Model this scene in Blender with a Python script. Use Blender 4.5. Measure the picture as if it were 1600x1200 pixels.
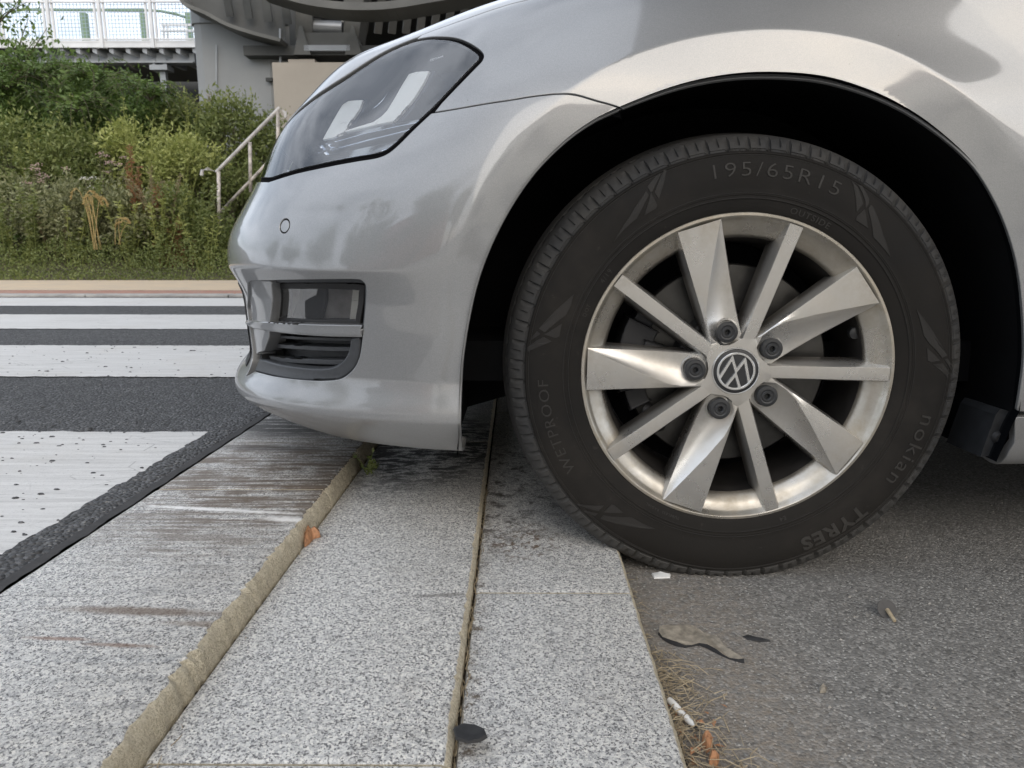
import bpy, bmesh, math, random
import numpy as np
from mathutils import Vector, Matrix, geometry
from mathutils.bvhtree import BVHTree
random.seed(7); rng = np.random.default_rng(7)
D2R = math.pi/180
for o in list(bpy.data.objects): bpy.data.objects.remove(o)
sc = bpy.context.scene
COL = sc.collection
# ------------------------------------------------------------ camera
F = 1155.0; PITCH = math.atan((600-372)/F); CAMZ = .481
cd = bpy.data.cameras.new('camera'); cam = bpy.data.objects.new('camera', cd); COL.objects.link(cam)
cd.sensor_width = 36; cd.lens = F/1600*36; cd.clip_start = .02; cd.clip_end = 3000
cam.location = (0, 0, CAMZ)
cam.rotation_euler = (math.pi/2-PITCH, 0, math.atan(6/F))
sc.camera = cam
cd.dof.use_dof = True; cd.dof.focus_distance = 1.03; cd.dof.aperture_fstop = 15.0
# ------------------------------------------------------------ sky and sun
SUN_EL, SUN_AZ = 29*D2R, 160*D2R      # azimuth clockwise from +Y
w = bpy.data.worlds.new('World'); sc.world = w; w.use_nodes = True
nt = w.node_tree; nt.nodes.clear()
out = nt.nodes.new('ShaderNodeOutputWorld'); bg = nt.nodes.new('ShaderNodeBackground')
sky = nt.nodes.new('ShaderNodeTexSky'); sky.sky_type = 'NISHITA'; sky.sun_disc = False
sky.sun_elevation = SUN_EL; sky.sun_rotation = SUN_AZ; sky.air_density = 1.2; sky.dust_density = 2.5
tc = nt.nodes.new('ShaderNodeTexCoord'); mp = nt.nodes.new('ShaderNodeMapping'); mp.inputs['Scale'].default_value = (1, 1, 2.6)
no = nt.nodes.new('ShaderNodeTexNoise'); no.inputs['Scale'].default_value = 2.1; no.inputs['Detail'].default_value = 7
no.inputs['Roughness'].default_value = .55
cr = nt.nodes.new('ShaderNodeValToRGB'); cr.color_ramp.elements[0].position = .36; cr.color_ramp.elements[1].position = .60
cr.color_ramp.elements[0].color = (.35, .35, .35, 1); cr.color_ramp.elements[1].color = (.95, .95, .95, 1)
mx = nt.nodes.new('ShaderNodeMix'); mx.data_type = 'RGBA'; mx.inputs[7].default_value = (11.6, 12.4, 13.8, 1)
L = nt.links.new
L(tc.outputs['Generated'], mp.inputs[0]); L(mp.outputs[0], no.inputs['Vector']); L(no.outputs[0], cr.inputs[0])
L(cr.outputs[0], mx.inputs[0]); L(sky.outputs[0], mx.inputs[6]); L(mx.outputs[2], bg.inputs[0])
bg.inputs[1].default_value = .10; L(bg.outputs[0], out.inputs[0])
sd = bpy.data.lights.new('sun', 'SUN'); sun = bpy.data.objects.new('sun', sd); COL.objects.link(sun)
sd.energy = 1.5; sd.angle = 66*D2R; sd.color = (1, .91, .78)
sdir = Vector((math.sin(SUN_AZ)*math.cos(SUN_EL), math.cos(SUN_AZ)*math.cos(SUN_EL), math.sin(SUN_EL)))
sun.rotation_euler = sdir.to_track_quat('Z', 'Y').to_euler()
vs = sc.view_settings; vs.view_transform = 'Standard'; vs.look = 'None'; vs.exposure = .52; vs.gamma = 1; vs.use_curve_mapping = False
# ------------------------------------------------------------ helpers
def tag(o, label=None, cat=None, group=None, kind=None):
    if label: o['label'] = label
    if cat: o['category'] = cat
    if group: o['group'] = group
    if kind: o['kind'] = kind
    return o
def empty(name, loc=(0, 0, 0), parent=None):
    o = bpy.data.objects.new(name, None); COL.objects.link(o); o.location = loc; o.empty_display_size = .1
    if parent: o.parent = parent
    return o
def link(name, me, mat=None, parent=None):
    o = bpy.data.objects.new(name, me); COL.objects.link(o)
    if mat is not None:
        for m in (mat if isinstance(mat, (list, tuple)) else [mat]): me.materials.append(m)
    if parent: o.parent = parent; o.matrix_parent_inverse = Matrix.Translation(-Vector(parent_world(parent)))
    return o
def parent_world(p):
    v = Vector(p.location)
    while p.parent: p = p.parent;
    return v
def mesh(name, vs_, fs, mat=None, parent=None, smooth=False, mi=None, auto=None):
    me = bpy.data.meshes.new(name); me.from_pydata([tuple(map(float, v)) for v in vs_], [], [tuple(map(int, f)) for f in fs])
    if smooth: me.shade_smooth()
    if auto: me.set_sharp_from_angle(angle=auto*D2R)
    o = link(name, me, mat, parent)
    if mi is not None: me.polygons.foreach_set('material_index', mi)
    return o
class MB:
    def __init__(s): s.v = []; s.f = []; s.m = []
    def add(s, vs_, fs, m=0):
        b = len(s.v); s.v += [tuple(v) for v in vs_]; s.f += [tuple(i+b for i in f) for f in fs]; s.m += [m]*len(fs); return s
    def box(s, c, d, rot=None, m=0):
        x, y, z = (q/2 for q in d); V = [Vector((i, j, k)) for i in (-x, x) for j in (-y, y) for k in (-z, z)]
        if rot is not None: V = [rot @ q for q in V]
        V = [q+Vector(c) for q in V]
        return s.add(V, [(0, 1, 3, 2), (4, 6, 7, 5), (0, 4, 5, 1), (2, 3, 7, 6), (0, 2, 6, 4), (1, 5, 7, 3)], m)
    def bar(s, a, b, w_, h, m=0, up=(0, 0, 1)):
        a = Vector(a); b = Vector(b); d = b-a; l = d.length; d.normalize(); upv = Vector(up)
        if abs(d.dot(upv)) > .98: upv = Vector((0, 1, 0))
        sx = d.cross(upv).normalized(); sz = sx.cross(d)
        return s.box((a+b)/2, (l, w_, h), Matrix((d, sx, sz)).transposed(), m)
    def tube(s, pts, r, n=10, m=0, cap=True):
        pts = [Vector(p) for p in pts]; rs = r if isinstance(r, (list, tuple)) else [r]*len(pts); V = []; Fc = []; ref = None
        for i, p in enumerate(pts):
            d = (pts[min(i+1, len(pts)-1)]-pts[max(i-1, 0)]).normalized()
            if ref is None:
                ref = Vector((0, 0, 1)) if abs(d.z) < .9 else Vector((1, 0, 0))
            a = d.cross(ref).normalized(); b = d.cross(a).normalized(); ref = -b if False else ref
            for k in range(n):
                t = 2*math.pi*k/n; V.append(p+a*math.cos(t)*rs[i]+b*math.sin(t)*rs[i])
        for i in range(len(pts)-1):
            for k in range(n):
                k2 = (k+1) % n; Fc.append((i*n+k, i*n+k2, (i+1)*n+k2, (i+1)*n+k))
        if cap: Fc.append(tuple(range(n))[::-1]); Fc.append(tuple((len(pts)-1)*n+k for k in range(n)))
        return s.add(V, Fc, m)
    def build(s, name, mat, parent=None, smooth=False, auto=None, bevel=None):
        o = mesh(name, s.v, s.f, mat, parent, smooth, s.m, auto)
        if bevel:
            b = o.modifiers.new('bevel', 'BEVEL'); b.width = bevel; b.segments = 2; b.limit_method = 'ANGLE'; b.angle_limit = 30*D2R
        return o
# camera rays in photograph pixels (1600 x 1200)
CM = Matrix.Rotation(math.atan(6/F), 3, 'Z') @ Matrix.Rotation(math.pi/2-PITCH, 3, 'X')
CAM = Vector((0, 0, CAMZ))
def ray(x, y): return (CM @ Vector(((x-800)/F, (600-y)/F, -1))).normalized()
def gnd(x, y, z=0.):
    d = ray(x, y); return CAM+d*((z-CAMZ)/d.z)
def aty(x, y, Y):
    d = ray(x, y); return CAM+d*(Y/d.y)
# ------------------------------------------------------------ node materials
class NM:
    def __init__(s, name):
        s.mat = bpy.data.materials.new(name); s.mat.use_nodes = True; s.t = s.mat.node_tree; s.b = s.t.nodes['Principled BSDF']
        s.tc = s.n('ShaderNodeTexCoord'); s.geo = s.n('ShaderNodeNewGeometry'); s.P = s.geo.outputs['Position']; s.O = s.tc.outputs['Object']
    def n(s, t): return s.t.nodes.new(t)
    def l(s, a, b): s.t.links.new(a, b)
    def set(s, inp, v):
        if hasattr(v, 'is_linked') or isinstance(v, bpy.types.NodeSocket): s.l(v, inp)
        elif isinstance(v, (tuple, list)) and len(v) == 3 and inp.type == 'RGBA': inp.default_value = (*v, 1)
        else: inp.default_value = v
    def map(s, vec, scale=(1, 1, 1), loc=(0, 0, 0), rot=(0, 0, 0)):
        m = s.n('ShaderNodeMapping'); s.l(vec, m.inputs[0]); m.inputs['Scale'].default_value = scale; m.inputs['Location'].default_value = loc; m.inputs['Rotation'].default_value = rot
        return m.outputs[0]
    def noise(s, scale, detail=3, rough=.5, vec=None, dist=0):
        m = s.n('ShaderNodeTexNoise'); s.l(vec or s.P, m.inputs['Vector']); m.inputs['Scale'].default_value = scale; m.inputs['Detail'].default_value = detail
        m.inputs['Roughness'].default_value = rough; m.inputs['Distortion'].default_value = dist; return m.outputs[0]
    def vor(s, scale, vec=None, out='Distance', feat='F1', rnd=1):
        m = s.n('ShaderNodeTexVoronoi'); m.feature = feat; s.l(vec or s.P, m.inputs['Vector']); m.inputs['Scale'].default_value = scale; m.inputs['Randomness'].default_value = rnd
        return m.outputs[out]
    def m(s, op, a, b=0, c=0):
        q = s.n('ShaderNodeMath'); q.operation = op; s.set(q.inputs[0], a); s.set(q.inputs[1], b); s.set(q.inputs[2], c); return q.outputs[0]
    def mr(s, v, a, b, c=0, d=1):
        q = s.n('ShaderNodeMapRange'); s.set(q.inputs[0], v); s.set(q.inputs[1], a); s.set(q.inputs[2], b); s.set(q.inputs[3], c); s.set(q.inputs[4], d); return q.outputs[0]
    def ss(s, v, a, b):
        q = s.n('ShaderNodeMapRange'); q.interpolation_type = 'SMOOTHSTEP'; s.set(q.inputs[0], v); s.set(q.inputs[1], a); s.set(q.inputs[2], b); return q.outputs[0]
    def mix(s, f, a, b, bt='MIX'):
        q = s.n('ShaderNodeMix'); q.data_type = 'RGBA'; q.blend_type = bt; s.set(q.inputs[0], f); s.set(q.inputs[6], a); s.set(q.inputs[7], b); return q.outputs[2]
    def ramp(s, v, *st):
        q = s.n('ShaderNodeValToRGB'); e = q.color_ramp.elements
        while len(e) < len(st): e.new(.5)
        for i, (p, c) in enumerate(st): e[i].position = p; e[i].color = (*c, 1) if len(c) == 3 else c
        s.l(v, q.inputs[0]); return q.outputs[0]
    def xyz(s, v=None):
        q = s.n('ShaderNodeSeparateXYZ'); s.l(v or s.P, q.inputs[0]); return q.outputs
    def ell(s, cx, cy, rx, ry, soft=.3, rot=0, warp=0.0, wscale=8):
        """soft-edged ellipse mask in world xy, optionally warped by noise"""
        X, Y, Z = s.xyz(); c_, s_ = math.cos(rot), math.sin(rot)
        dx = s.m('SUBTRACT', X, cx); dy = s.m('SUBTRACT', Y, cy)
        a = s.m('ADD', s.m('MULTIPLY', dx, c_/rx), s.m('MULTIPLY', dy, s_/rx)); b = s.m('ADD', s.m('MULTIPLY', dx, -s_/ry), s.m('MULTIPLY', dy, c_/ry))
        r = s.m('SQRT', s.m('ADD', s.m('MULTIPLY', a, a), s.m('MULTIPLY', b, b)))
        if warp: r = s.m('ADD', r, s.m('MULTIPLY', s.m('SUBTRACT', s.noise(wscale, 4, .6), .5), warp))
        return s.ss(r, 1+soft, 1-soft)
    def bump(s, h, dist=.002, st=1, normal=None):
        q = s.n('ShaderNodeBump'); s.l(h, q.inputs['Height']); q.inputs['Distance'].default_value = dist; q.inputs['Strength'].default_value = st
        if normal is not None: s.l(normal, q.inputs['Normal'])
        s.l(q.outputs[0], s.b.inputs['Normal']); return q.outputs[0]
    def fin(s, col=None, rough=None, metal=None, **kw):
        if col is not None: s.set(s.b.inputs['Base Color'], col)
        if rough is not None: s.set(s.b.inputs['Roughness'], rough)
        if metal is not None: s.set(s.b.inputs['Metallic'], metal)
        for k, v in kw.items(): s.set(s.b.inputs[k.replace('_', ' ')], v)
        return s.mat
def simple(name, col, rough=.5, metal=0, var=.12, vs=30, **kw):
    q = NM(name); nz = q.noise(vs, 4, .6, q.O)
    c = q.mix(q.mr(nz, .3, .7, 0, 1), tuple(x*(1-var) for x in col), tuple(min(1, x*(1+var)) for x in col))
    return q.fin(c, q.mr(nz, .3, .7, max(0, rough-.05), min(1, rough+.05)), metal, **kw)
M = {}
def mk_paint():
    q = NM('silver_paint'); X, Y, Z = q.xyz()
    fl = q.noise(900, 1, .5); dust_shade = q.noise(7, 5, .6); low = q.ss(q.m('ADD', Z, q.m('MULTIPLY', q.noise(5, 4, .6), .25)), .50, .20)
    c = q.mix(q.mr(fl, .35, .65), (.232, .237, .243), (.275, .279, .283))
    c = q.mix(q.m('MULTIPLY', low, q.mr(dust_shade, .3, .7, .1, .45)), c, (.25, .23, .20))
    bug = q.vor(55); spot = q.m('MULTIPLY', q.ss(bug, .055, .03), q.ss(q.noise(9, 2), .60, .66))
    c = q.mix(spot, c, (.08, .07, .06))
    return q.fin(c, q.m('ADD', q.mr(dust_shade, .3, .7, .40, .46), q.m('MULTIPLY', low, .12)), q.m('SUBTRACT', .56, q.m('MULTIPLY', low, .2)),
                 Coat_Weight=q.m('SUBTRACT', 1.0, q.m('MULTIPLY', low, .5)), Coat_Roughness=q.m('ADD', q.mr(dust_shade, .3, .7, .03, .085), q.m('MULTIPLY', low, .12)), Coat_IOR=1.65)
M['paint'] = mk_paint()
def mk_rubber(name, a, b, rough, streak=True):
    q = NM(name); nz = q.noise(14, 5, .6); fine = q.noise(260, 3, .6); X, Y, Z = q.xyz()
    c = q.mix(q.mr(nz, .3, .7), a, b)
    c = q.mix(q.ss(Z, .22, .0), c, tuple(x*1.25 for x in b))
    c = q.mix(q.m('MULTIPLY', q.ss(q.noise(5, 5, .7), .46, .75), .4), c, (.036, .031, .026))
    c = q.mix(q.m('MULTIPLY', q.ss(q.noise(70, 4, .7), .64, .74), .3), c, (.06, .055, .048))
    q.bump(fine, .0004, .5)
    return q.fin(c, q.mr(nz, .3, .7, rough-.05, rough+.07), 0, Specular_IOR_Level=.24)
M['rubber'] = mk_rubber('tyre_rubber', (.0068, .0062, .0057), (.0122, .0108, .0093), .76)
M['rubber_mark'] = mk_rubber('tyre_mark_rubber', (.029, .0275, .026), (.040, .038, .035), .6)
M['rubber_flash'] = mk_rubber('tyre_flash_rubber', (.018, .0172, .0163), (.025, .0235, .022), .65)
M['tread'] = mk_rubber('tread_rubber', (.034, .035, .037), (.052, .050, .047), .75)
def mk_alloy(name, base, dirt):
    q = NM(name); nz = q.noise(9, 5, .62); n2 = q.noise(60, 5, .7); X, Y, Z = q.xyz()
    dx = q.m('SUBTRACT', X, HX); dz = q.m('SUBTRACT', Z, HZ); r = q.m('SQRT', q.m('ADD', q.m('MULTIPLY', dx, dx), q.m('MULTIPLY', dz, dz)))
    f = q.m('MULTIPLY', q.ss(q.m('ADD', nz, q.m('MULTIPLY', n2, .2)), .42, .95), dirt)
    edge = q.m('MULTIPLY', q.ss(r, .15, .21), q.mr(n2, .35, .7, 0, dirt*.5))
    c = q.mix(q.m('MINIMUM', q.m('ADD', f, edge), 1), base, (.34, .30, .235))
    dust_shade = q.m('MULTIPLY', q.ss(q.m('ADD', Y, q.m('MULTIPLY', n2, .010)), DY+.024, DY+.044), .8)  # brake dust growing with depth, also paints the shade on the spoke walls
    c = q.mix(dust_shade, c, (.085, .072, .060))
    sc_ = q.ss(q.noise(30, 6, .75, q.map(q.P, (.35, 1, 4), rot=(0, .5, 0))), .68, .74)
    c = q.mix(q.m('MULTIPLY', sc_, .35), c, (.12, .10, .09))
    q.bump(n2, .0005, .15)
    return q.fin(c, q.m('ADD', .25, q.m('MULTIPLY', f, .35)), q.m('SUBTRACT', .86, q.m('MULTIPLY', f, .5)), Coat_Weight=.4, Coat_Roughness=.15)
HX, HZ, DY = .3015, .302, .988
STEER = -.8*D2R
M['alloy'] = mk_alloy('alloy_silver', (.58, .57, .55), .62)
M['alloy_dirty'] = mk_alloy('alloy_dirty', (.48, .455, .41), 1.0)
M['barrel'] = simple('barrel_grimy', (.035, .032, .030), .6, .5, .3)
M['disc'] = simple('disc_steel', (.085, .083, .08), .38, .9, .2)
M['caliper'] = simple('caliper_iron', (.022, .022, .024), .55, .2)
M['black'] = simple('black_plastic', (.012, .012, .013), .6)
M['liner'] = simple('liner_plastic', (.0035, .0038, .0045), .85, Specular_IOR_Level=.12)
M['guard'] = simple('guard_plastic', (.012, .0135, .016), .6, 0, .35, 60)
M['greyplastic'] = simple('grained_grey_plastic', (.040, .043, .048), .45, 0, .15, 200)
M['seal'] = simple('seal_rubber', (.006, .006, .007), .9, Specular_IOR_Level=.04)
M['bolt'] = simple('bolt_cap_plastic', (.022, .023, .025), .45)
M['emblem'] = simple('emblem_silver', (.66, .66, .65), .28, .8, .03)
M['chrome'] = simple('chrome', (.62, .62, .62), .12, 1, .03)
M['bucket'] = simple('lamp_bucket', (.035, .042, .062), .22, .6)
M['guide'] = simple('light_guide', (.93, .93, .88), .3, 0, .02)
M['lampchrome'] = simple('lamp_chrome', (.55, .60, .68), .14, 1, .1)
def mk_glass(name, tint=(1, 1, 1), ior=1.5, rough=.01, boost=0):
    q = NM(name); tr = q.n('ShaderNodeBsdfTransparent'); tr.inputs[0].default_value = (*tint, 1); gl = q.n('ShaderNodeBsdfGlossy'); gl.inputs['Roughness'].default_value = rough
    fr = q.n('ShaderNodeFresnel'); fr.inputs[0].default_value = ior; ms = q.n('ShaderNodeMixShader')
    q.l(q.m('ADD', fr.outputs[0], boost), ms.inputs[0]); q.l(tr.outputs[0], ms.inputs[1]); q.l(gl.outputs[0], ms.inputs[2])
    q.l(ms.outputs[0], q.t.nodes['Material Output'].inputs[0]); q.t.nodes.remove(q.b); return q.mat
M['lens'] = mk_glass('lamp_lens', (.93, .95, .97), 1.6, .005, .10)
M['scrapedge'] = simple('scrap_edge', (.03, .03, .032), .8)
M['window'] = mk_glass('window_glass', (.12, .14, .14), 1.55, .01, .02)
# ============================================================ ground
def mk_asphalt(name, dark, light, agg, scale=1, sparkle=1, rough=.85, spotcol=(.45, .44, .41), bd=.003, thr=(.23, .34)):
    q = NM(name); big = q.noise(1.6*scale, 5, .6); mid = q.noise(28*scale, 4, .6); vd = q.vor(300*scale); vc = q.vor(300*scale, out='Color')
    v2 = q.vor(480*scale, out='Color'); cs = q.n('ShaderNodeSeparateColor'); q.l(vc, cs.inputs[0]); c2 = q.n('ShaderNodeSeparateColor'); q.l(v2, c2.inputs[0])
    c = q.mix(q.mr(big, .3, .7), dark, light)
    c = q.mix(q.mr(mid, .3, .75, 0, .5), c, tuple(x*.55 for x in dark))
    c = q.mix(q.m('MULTIPLY', q.ss(cs.outputs[0], .55, .95), agg), c, tuple(min(1, x*2.6) for x in light))
    c = q.mix(q.m('MULTIPLY', q.ss(cs.outputs[1], .62, .95), .6), c, tuple(x*.35 for x in dark))
    c = q.mix(q.m('MULTIPLY', q.ss(c2.outputs[0], .955, .985), sparkle), c, spotcol)
    hgt = q.m('ADD', q.m('SUBTRACT', 1, q.m('MULTIPLY', vd, 1.3)), q.m('ADD', q.m('MULTIPLY', mid, .5), q.m('MULTIPLY', cs.outputs[2], .5)))
    q.bump(hgt, bd, .9)
    return q, c, rough
q, c, r = mk_asphalt('parking_asphalt', (.192, .185, .173), (.240, .231, .215), .28, 1, 1, bd=.0013)
sandy = q.m('MULTIPLY', q.m('ADD', q.ell(.22, .70, .09, .42, .7, 0, .9, 9), q.m('MULTIPLY', q.ell(.72, .62, .28, .10, .6, .1, 1.2, 9), .5)), q.mr(q.noise(90, 5, .7), .35, .65))
c = q.mix(q.m('MULTIPLY', sandy, .75), c, (.26, .215, .165))
M['parking'] = q.fin(c, r, 0)
q, c, r = mk_asphalt('road_asphalt', (.076, .077, .080), (.100, .100, .102), .30, .5, .35, bd=.007)
M['road'] = q.fin(c, r, 0)
M['tar'] = simple('joint_bitumen', (.042, .041, .041), .95, 0, .3, 60)
def mk_granite(name, side=False, kind=0):
    q = NM(name); st = q.map(q.P, (1.0, 1, 1)); f1 = q.noise(460, 4, .75); f2 = q.noise(160, 5, .7); big = q.noise(4, 5, .6)
    vc = q.vor(480, out='Color'); cs = q.n('ShaderNodeSeparateColor'); q.l(vc, cs.inputs[0])
    base = q.mix(q.ss(f2, .40, .60), (.74, .73, .70), (.44, .44, .435))
    base = q.mix(q.ss(cs.outputs[1], .6, .9), base, (.82, .80, .75))
    fl = q.m('ADD', q.m('MULTIPLY', f1, .75), q.m('MULTIPLY', cs.outputs[0], .22))
    c = q.mix(q.ss(fl, .525, .57), base, (.10, .10, .105))
    c = q.mix(q.mr(big, .35, .75, 0, .22), c, (.20, .19, .17))
    oi = q.n('ShaderNodeObjectInfo').outputs['Random']; c = q.mix(q.mr(oi, 0, 1, 0, .16), c, (.22, .21, .20)); c = q.mix(q.m('MULTIPLY', q.ss(q.noise(11, 6, .7), .52, .75), .30), c, (.20, .185, .165))
    if side:
        c = q.mix(.58, c, (1.0, .86, .58)); c = q.mix(q.m('MULTIPLY', q.ss(q.noise(35, 5, .7), .58, .75), .6), c, (.20, .15, .10))
        X, Y, Z = q.xyz(); q.bump(q.m('ADD', q.noise(120, 5, .7), f1), .006, 1)
        return q.fin(c, .85, 0)
    # wear: streaks running across the slabs, scuffs and grime with shapes of their own
    sx = q.noise(1, 6, .72, q.map(q.P, (6, 95, 1))); sx2 = q.noise(1, 5, .7, q.map(q.P, (3.5, 48, 1), (2, 5, 0)))
    if kind == 1:
        a = q.ell(*SM(430, 745, .079), .22, .30, .5, 0, .8, 6); c = q.mix(q.m('MULTIPLY', a, q.ss(q.m('ADD', sx, q.m('MULTIPLY', q.noise(14, 5, .7), .5)), .64, .84)), c, (.150, .118, .090))
        b_ = q.ell(*SM(455, 660, .079), .20, .12, .5, 0, .7, 9); c = q.mix(q.m('MULTIPLY', b_, q.ss(q.m('ADD', sx2, q.m('MULTIPLY', q.noise(18, 5, .7), .4)), .52, .72)), c, (.045, .042, .040))
        for (px, py, rx, ry, col, k) in [(225, 955, .085, .0085, (.15, .10, .065), .75), (330, 975, .05, .006, (.16, .11, .07), .6), (95, 998, .03, .0035, (.20, .10, .06), .7), (185, 1008, .035, .0035, (.18, .10, .06), .7),
                                     (255, 860, .03, .005, (.14, .11, .08), .6), (420, 700, .10, .02, (.05, .04, .035), .7)]:
            x, y = SM(px, py, .079); c = q.mix(q.m('MULTIPLY', q.ell(x, y, rx, ry, .6, -.06, .9, 60), k), c, col)
        x, y = SM(375, 797, .079); c = q.mix(q.m('MULTIPLY', q.ell(x-.02, y, .13, .0055, .6, -.13, 2.6, 70), .85), c, (.85, .84, .82))
        x, y = SM(455, 812, .079); c = q.mix(q.m('MULTIPLY', q.ell(x, y, .045, .010, .7, -.2, 1.8, 90), .8), c, (.88, .87, .85))
        c = q.mix(q.m('MULTIPLY', q.m('MULTIPLY', q.ss(sx2, .50, .72), q.ss(q.noise(5, 4, .6), .42, .62)), .55), c, (.17, .165, .16))
    if kind == 2:
        a = q.ell(*SM(660, 700, .043), .17, .28, .4, 0, .8, 10); c = q.mix(q.m('MULTIPLY', a, q.ss(q.noise(28, 6, .7, q.map(q.P, (1, 2.2, 1))), .42, .55)), c, (.022, .021, .021))
        c = q.mix(q.m('MULTIPLY', q.ss(sx2, .56, .75), .35), c, (.20, .19, .18))
        x, y = SM(690, 938, .043); c = q.mix(q.m('MULTIPLY', q.ell(x, y, .035, .004, .6, .1, 1, 60), .6), c, (.12, .11, .10))
    if kind == 3:
        a = q.ell(*SM(790, 760, .03), .10, .30, .6, 0, .9, 12); c = q.mix(q.m('MULTIPLY', a, q.ss(q.noise(34, 6, .75), .48, .64)), c, (.075, .066, .058))
        a = q.ell(-.048, .75, .012, .4, .6, 0, 1.2, 14); c = q.mix(q.m('MULTIPLY', a, q.ss(q.noise(60, 6, .75), .50, .66)), c, (.10, .075, .05))
        x, y = SM(820, 850, .03); c = q.mix(q.m('MULTIPLY', q.ell(x, y, .05, .06, .6, 0, 1.4, 25), q.ss(q.noise(80, 5, .7), .5, .62)), c, (.14, .10, .07))
    q.bump(q.m('ADD', q.m('MULTIPLY', f1, .6), q.m('ADD', f2, q.m('MULTIPLY', big, 3))), .0022, .8)
    return q.fin(c, q.mr(f1, .4, .65, .7, .5), 0)
def SM(x, y, z): p = gnd(x, y, z); return (p.x, p.y)
M['gran1'] = mk_granite('granite_scraped', kind=1); M['gran2'] = mk_granite('granite_oily', kind=2); M['gran3'] = mk_granite('granite_plain', kind=3)
M['granside'] = mk_granite('granite_rough_side', True)
EXT = 900
Z1, Z2, Z3 = .079, .050, .035
YF = 5.15          # far kerb
def sheet(name, x0, x1, y0, y1, z, mat, nx=1, ny=1, zf=None):
    V = []; Fc = []
    for j in range(ny+1):
        for i in range(nx+1):
            x = x0+(x1-x0)*i/nx; y = y0+(y1-y0)*j/ny; V.append((x, y, z+(zf(x, y) if zf else 0)))
    for j in range(ny):
        for i in range(nx): a = j*(nx+1)+i; Fc.append((a, a+1, a+nx+2, a+nx+1))
    return tag(mesh(name, V, Fc, mat), kind='structure')
M['earth'] = simple('earth', (.09, .075, .05), .95, 0, .3, 2)
sheet('terrain', -EXT, EXT, -EXT, EXT, -.12, M['earth'])
tag(mesh('road', [(-60, -60, Z1-.002), (-2.3, -60, Z1-.002), (-.602-.056, -1, Z1-.002), (-.602+.028*(YF-1), YF, Z1-.002), (-60, YF, Z1-.002)], [(0, 1, 2, 3, 4)], M['road']), kind='structure')
# the road's raw edge beside the slabs: lumpy low sheet, then a smooth bitumen strip
V = []; Fc = []
ny = 700
for j in range(ny):
    y = -1+6*j/ny
    e = .0008*math.sin(y*31+1)+rng.normal(0, .0016)
    for i, (x, z) in enumerate(((-.662+e*1.6, Z1+.0004), (-.656+e*1.4, Z1+.0035), (-.635, Z1+.0035), (-.615+e*.3, Z1+.002), (-.600+e*.2, Z1-.001))):
        V.append((x-.0+.030*(y-1), y, z+abs(rng.normal(0, .0012))*(i in (1, 2, 3))))
for j in range(ny-1):
    for i in range(4): a = j*5+i; Fc.append((a, a+1, a+6, a+5))
tag(mesh('road_edge', V, Fc, M['road']), kind='structure')
V = []; Fc = []
for j in range(ny):
    y = -1+6*j/ny; e = .0012*math.sin(y*14)+.001*math.sin(y*47)+rng.normal(0, .0006)
    k_ = .028*(y-1); V += [(-.620+e+k_, y, Z1+.0005), (-.604+k_, y, Z1+.0012), (-.5905+k_+rng.normal(0, .0008)+.0012*math.sin(y*60), y, Z1+.0012)]
for j in range(ny-1):
    for i in range(2): a = j*3+i; Fc.append((a, a+1, a+4, a+3))
tag(mesh('joint_strip', V, Fc, M['tar']), kind='structure')
sheet('parking_bay', .10, 40, -40, YF, 0, M['parking'])
# granite slabs, one object each
kerb = tag(empty('granite_kerb', (0, 0, 0)), kind='structure')
def slab(name, x0, x1, y0, y1, zt, mat, jag, s0_=0, s1_=0):
    """slab with a rounded, chipped upper edge"""
    ny = max(4, int((y1-y0)/.006)); prof = []
    r = .0035; depth = .14; ch_ = .003 if jag > .003 else 0
    V = []; Fc = []; mi = []
    ch = np.convolve(rng.normal(0, 1, ny+40), np.ones(9)/9, 'same')[:ny+1]; ch2 = rng.normal(0, 1, ny+1)
    for j in range(ny+1):
        y = y0+(y1-y0)*j/ny; g = 1 if 0 < j < ny else 0
        c1 = (abs(ch[j])*jag*.9+abs(ch2[j])*jag*.35)
        ring = [(x0+.002, -depth), (x0, -.006), (x0+.002, -.0012), (x0+.006, 0), (x1-ch_-.006-c1*1.6, .0), (x1-ch_-.004-c1*1.5, -.0014-c1*.15), (x1-ch_*.8-c1, -.006-c1*.5), (x1-ch_*.55-c1*.6+ch2[j]*jag*.25, -.014), (x1-ch_*.15+ch2[j]*jag*.2, -.028), (x1, -depth)]
        if not g: ring = [(a, b-.0015) for a, b in ring]
        V += [(a+((s0_+(s1_-s0_)*(a-x0)/(x1-x0))*(y-1)), y, zt+b) for a, b in ring]
    n = 10
    for j in range(ny):
        for i in range(n-1):
            a = j*n+i; Fc.append((a, a+1, a+n+1, a+n)); mi.append(1 if i >= 5 else 0)
    Fc.append(tuple(range(n))); mi.append(1); Fc.append(tuple(ny*n+k for k in range(n))[::-1]); mi.append(1)
    o = mesh(name, V, Fc, [mat, M['granside']], kerb, True, mi, 50)
    return o
J3 = gnd(800, 925, Z3).y; J2 = gnd(470, 1193, Z2).y
for (x0, x1, z, mat, y0, ln, jag, s0_, s1_) in [(-.591, -.3045, Z1, M['gran1'], -.30, 1.45, .0050, .028, .019), (-.3035, -.0550, Z2, M['gran2'], J2, 1.0, .0020, .019, 0), (-.0525, .1530, Z3, M['gran3'], J3, 1.0, .0012, 0, .006)]:
    for k in range(-3, 5):
        slab('block', x0, x1, y0+k*ln+.0012, y0+(k+1)*ln-.0012, z, mat, jag, s0_, s1_)
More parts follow.
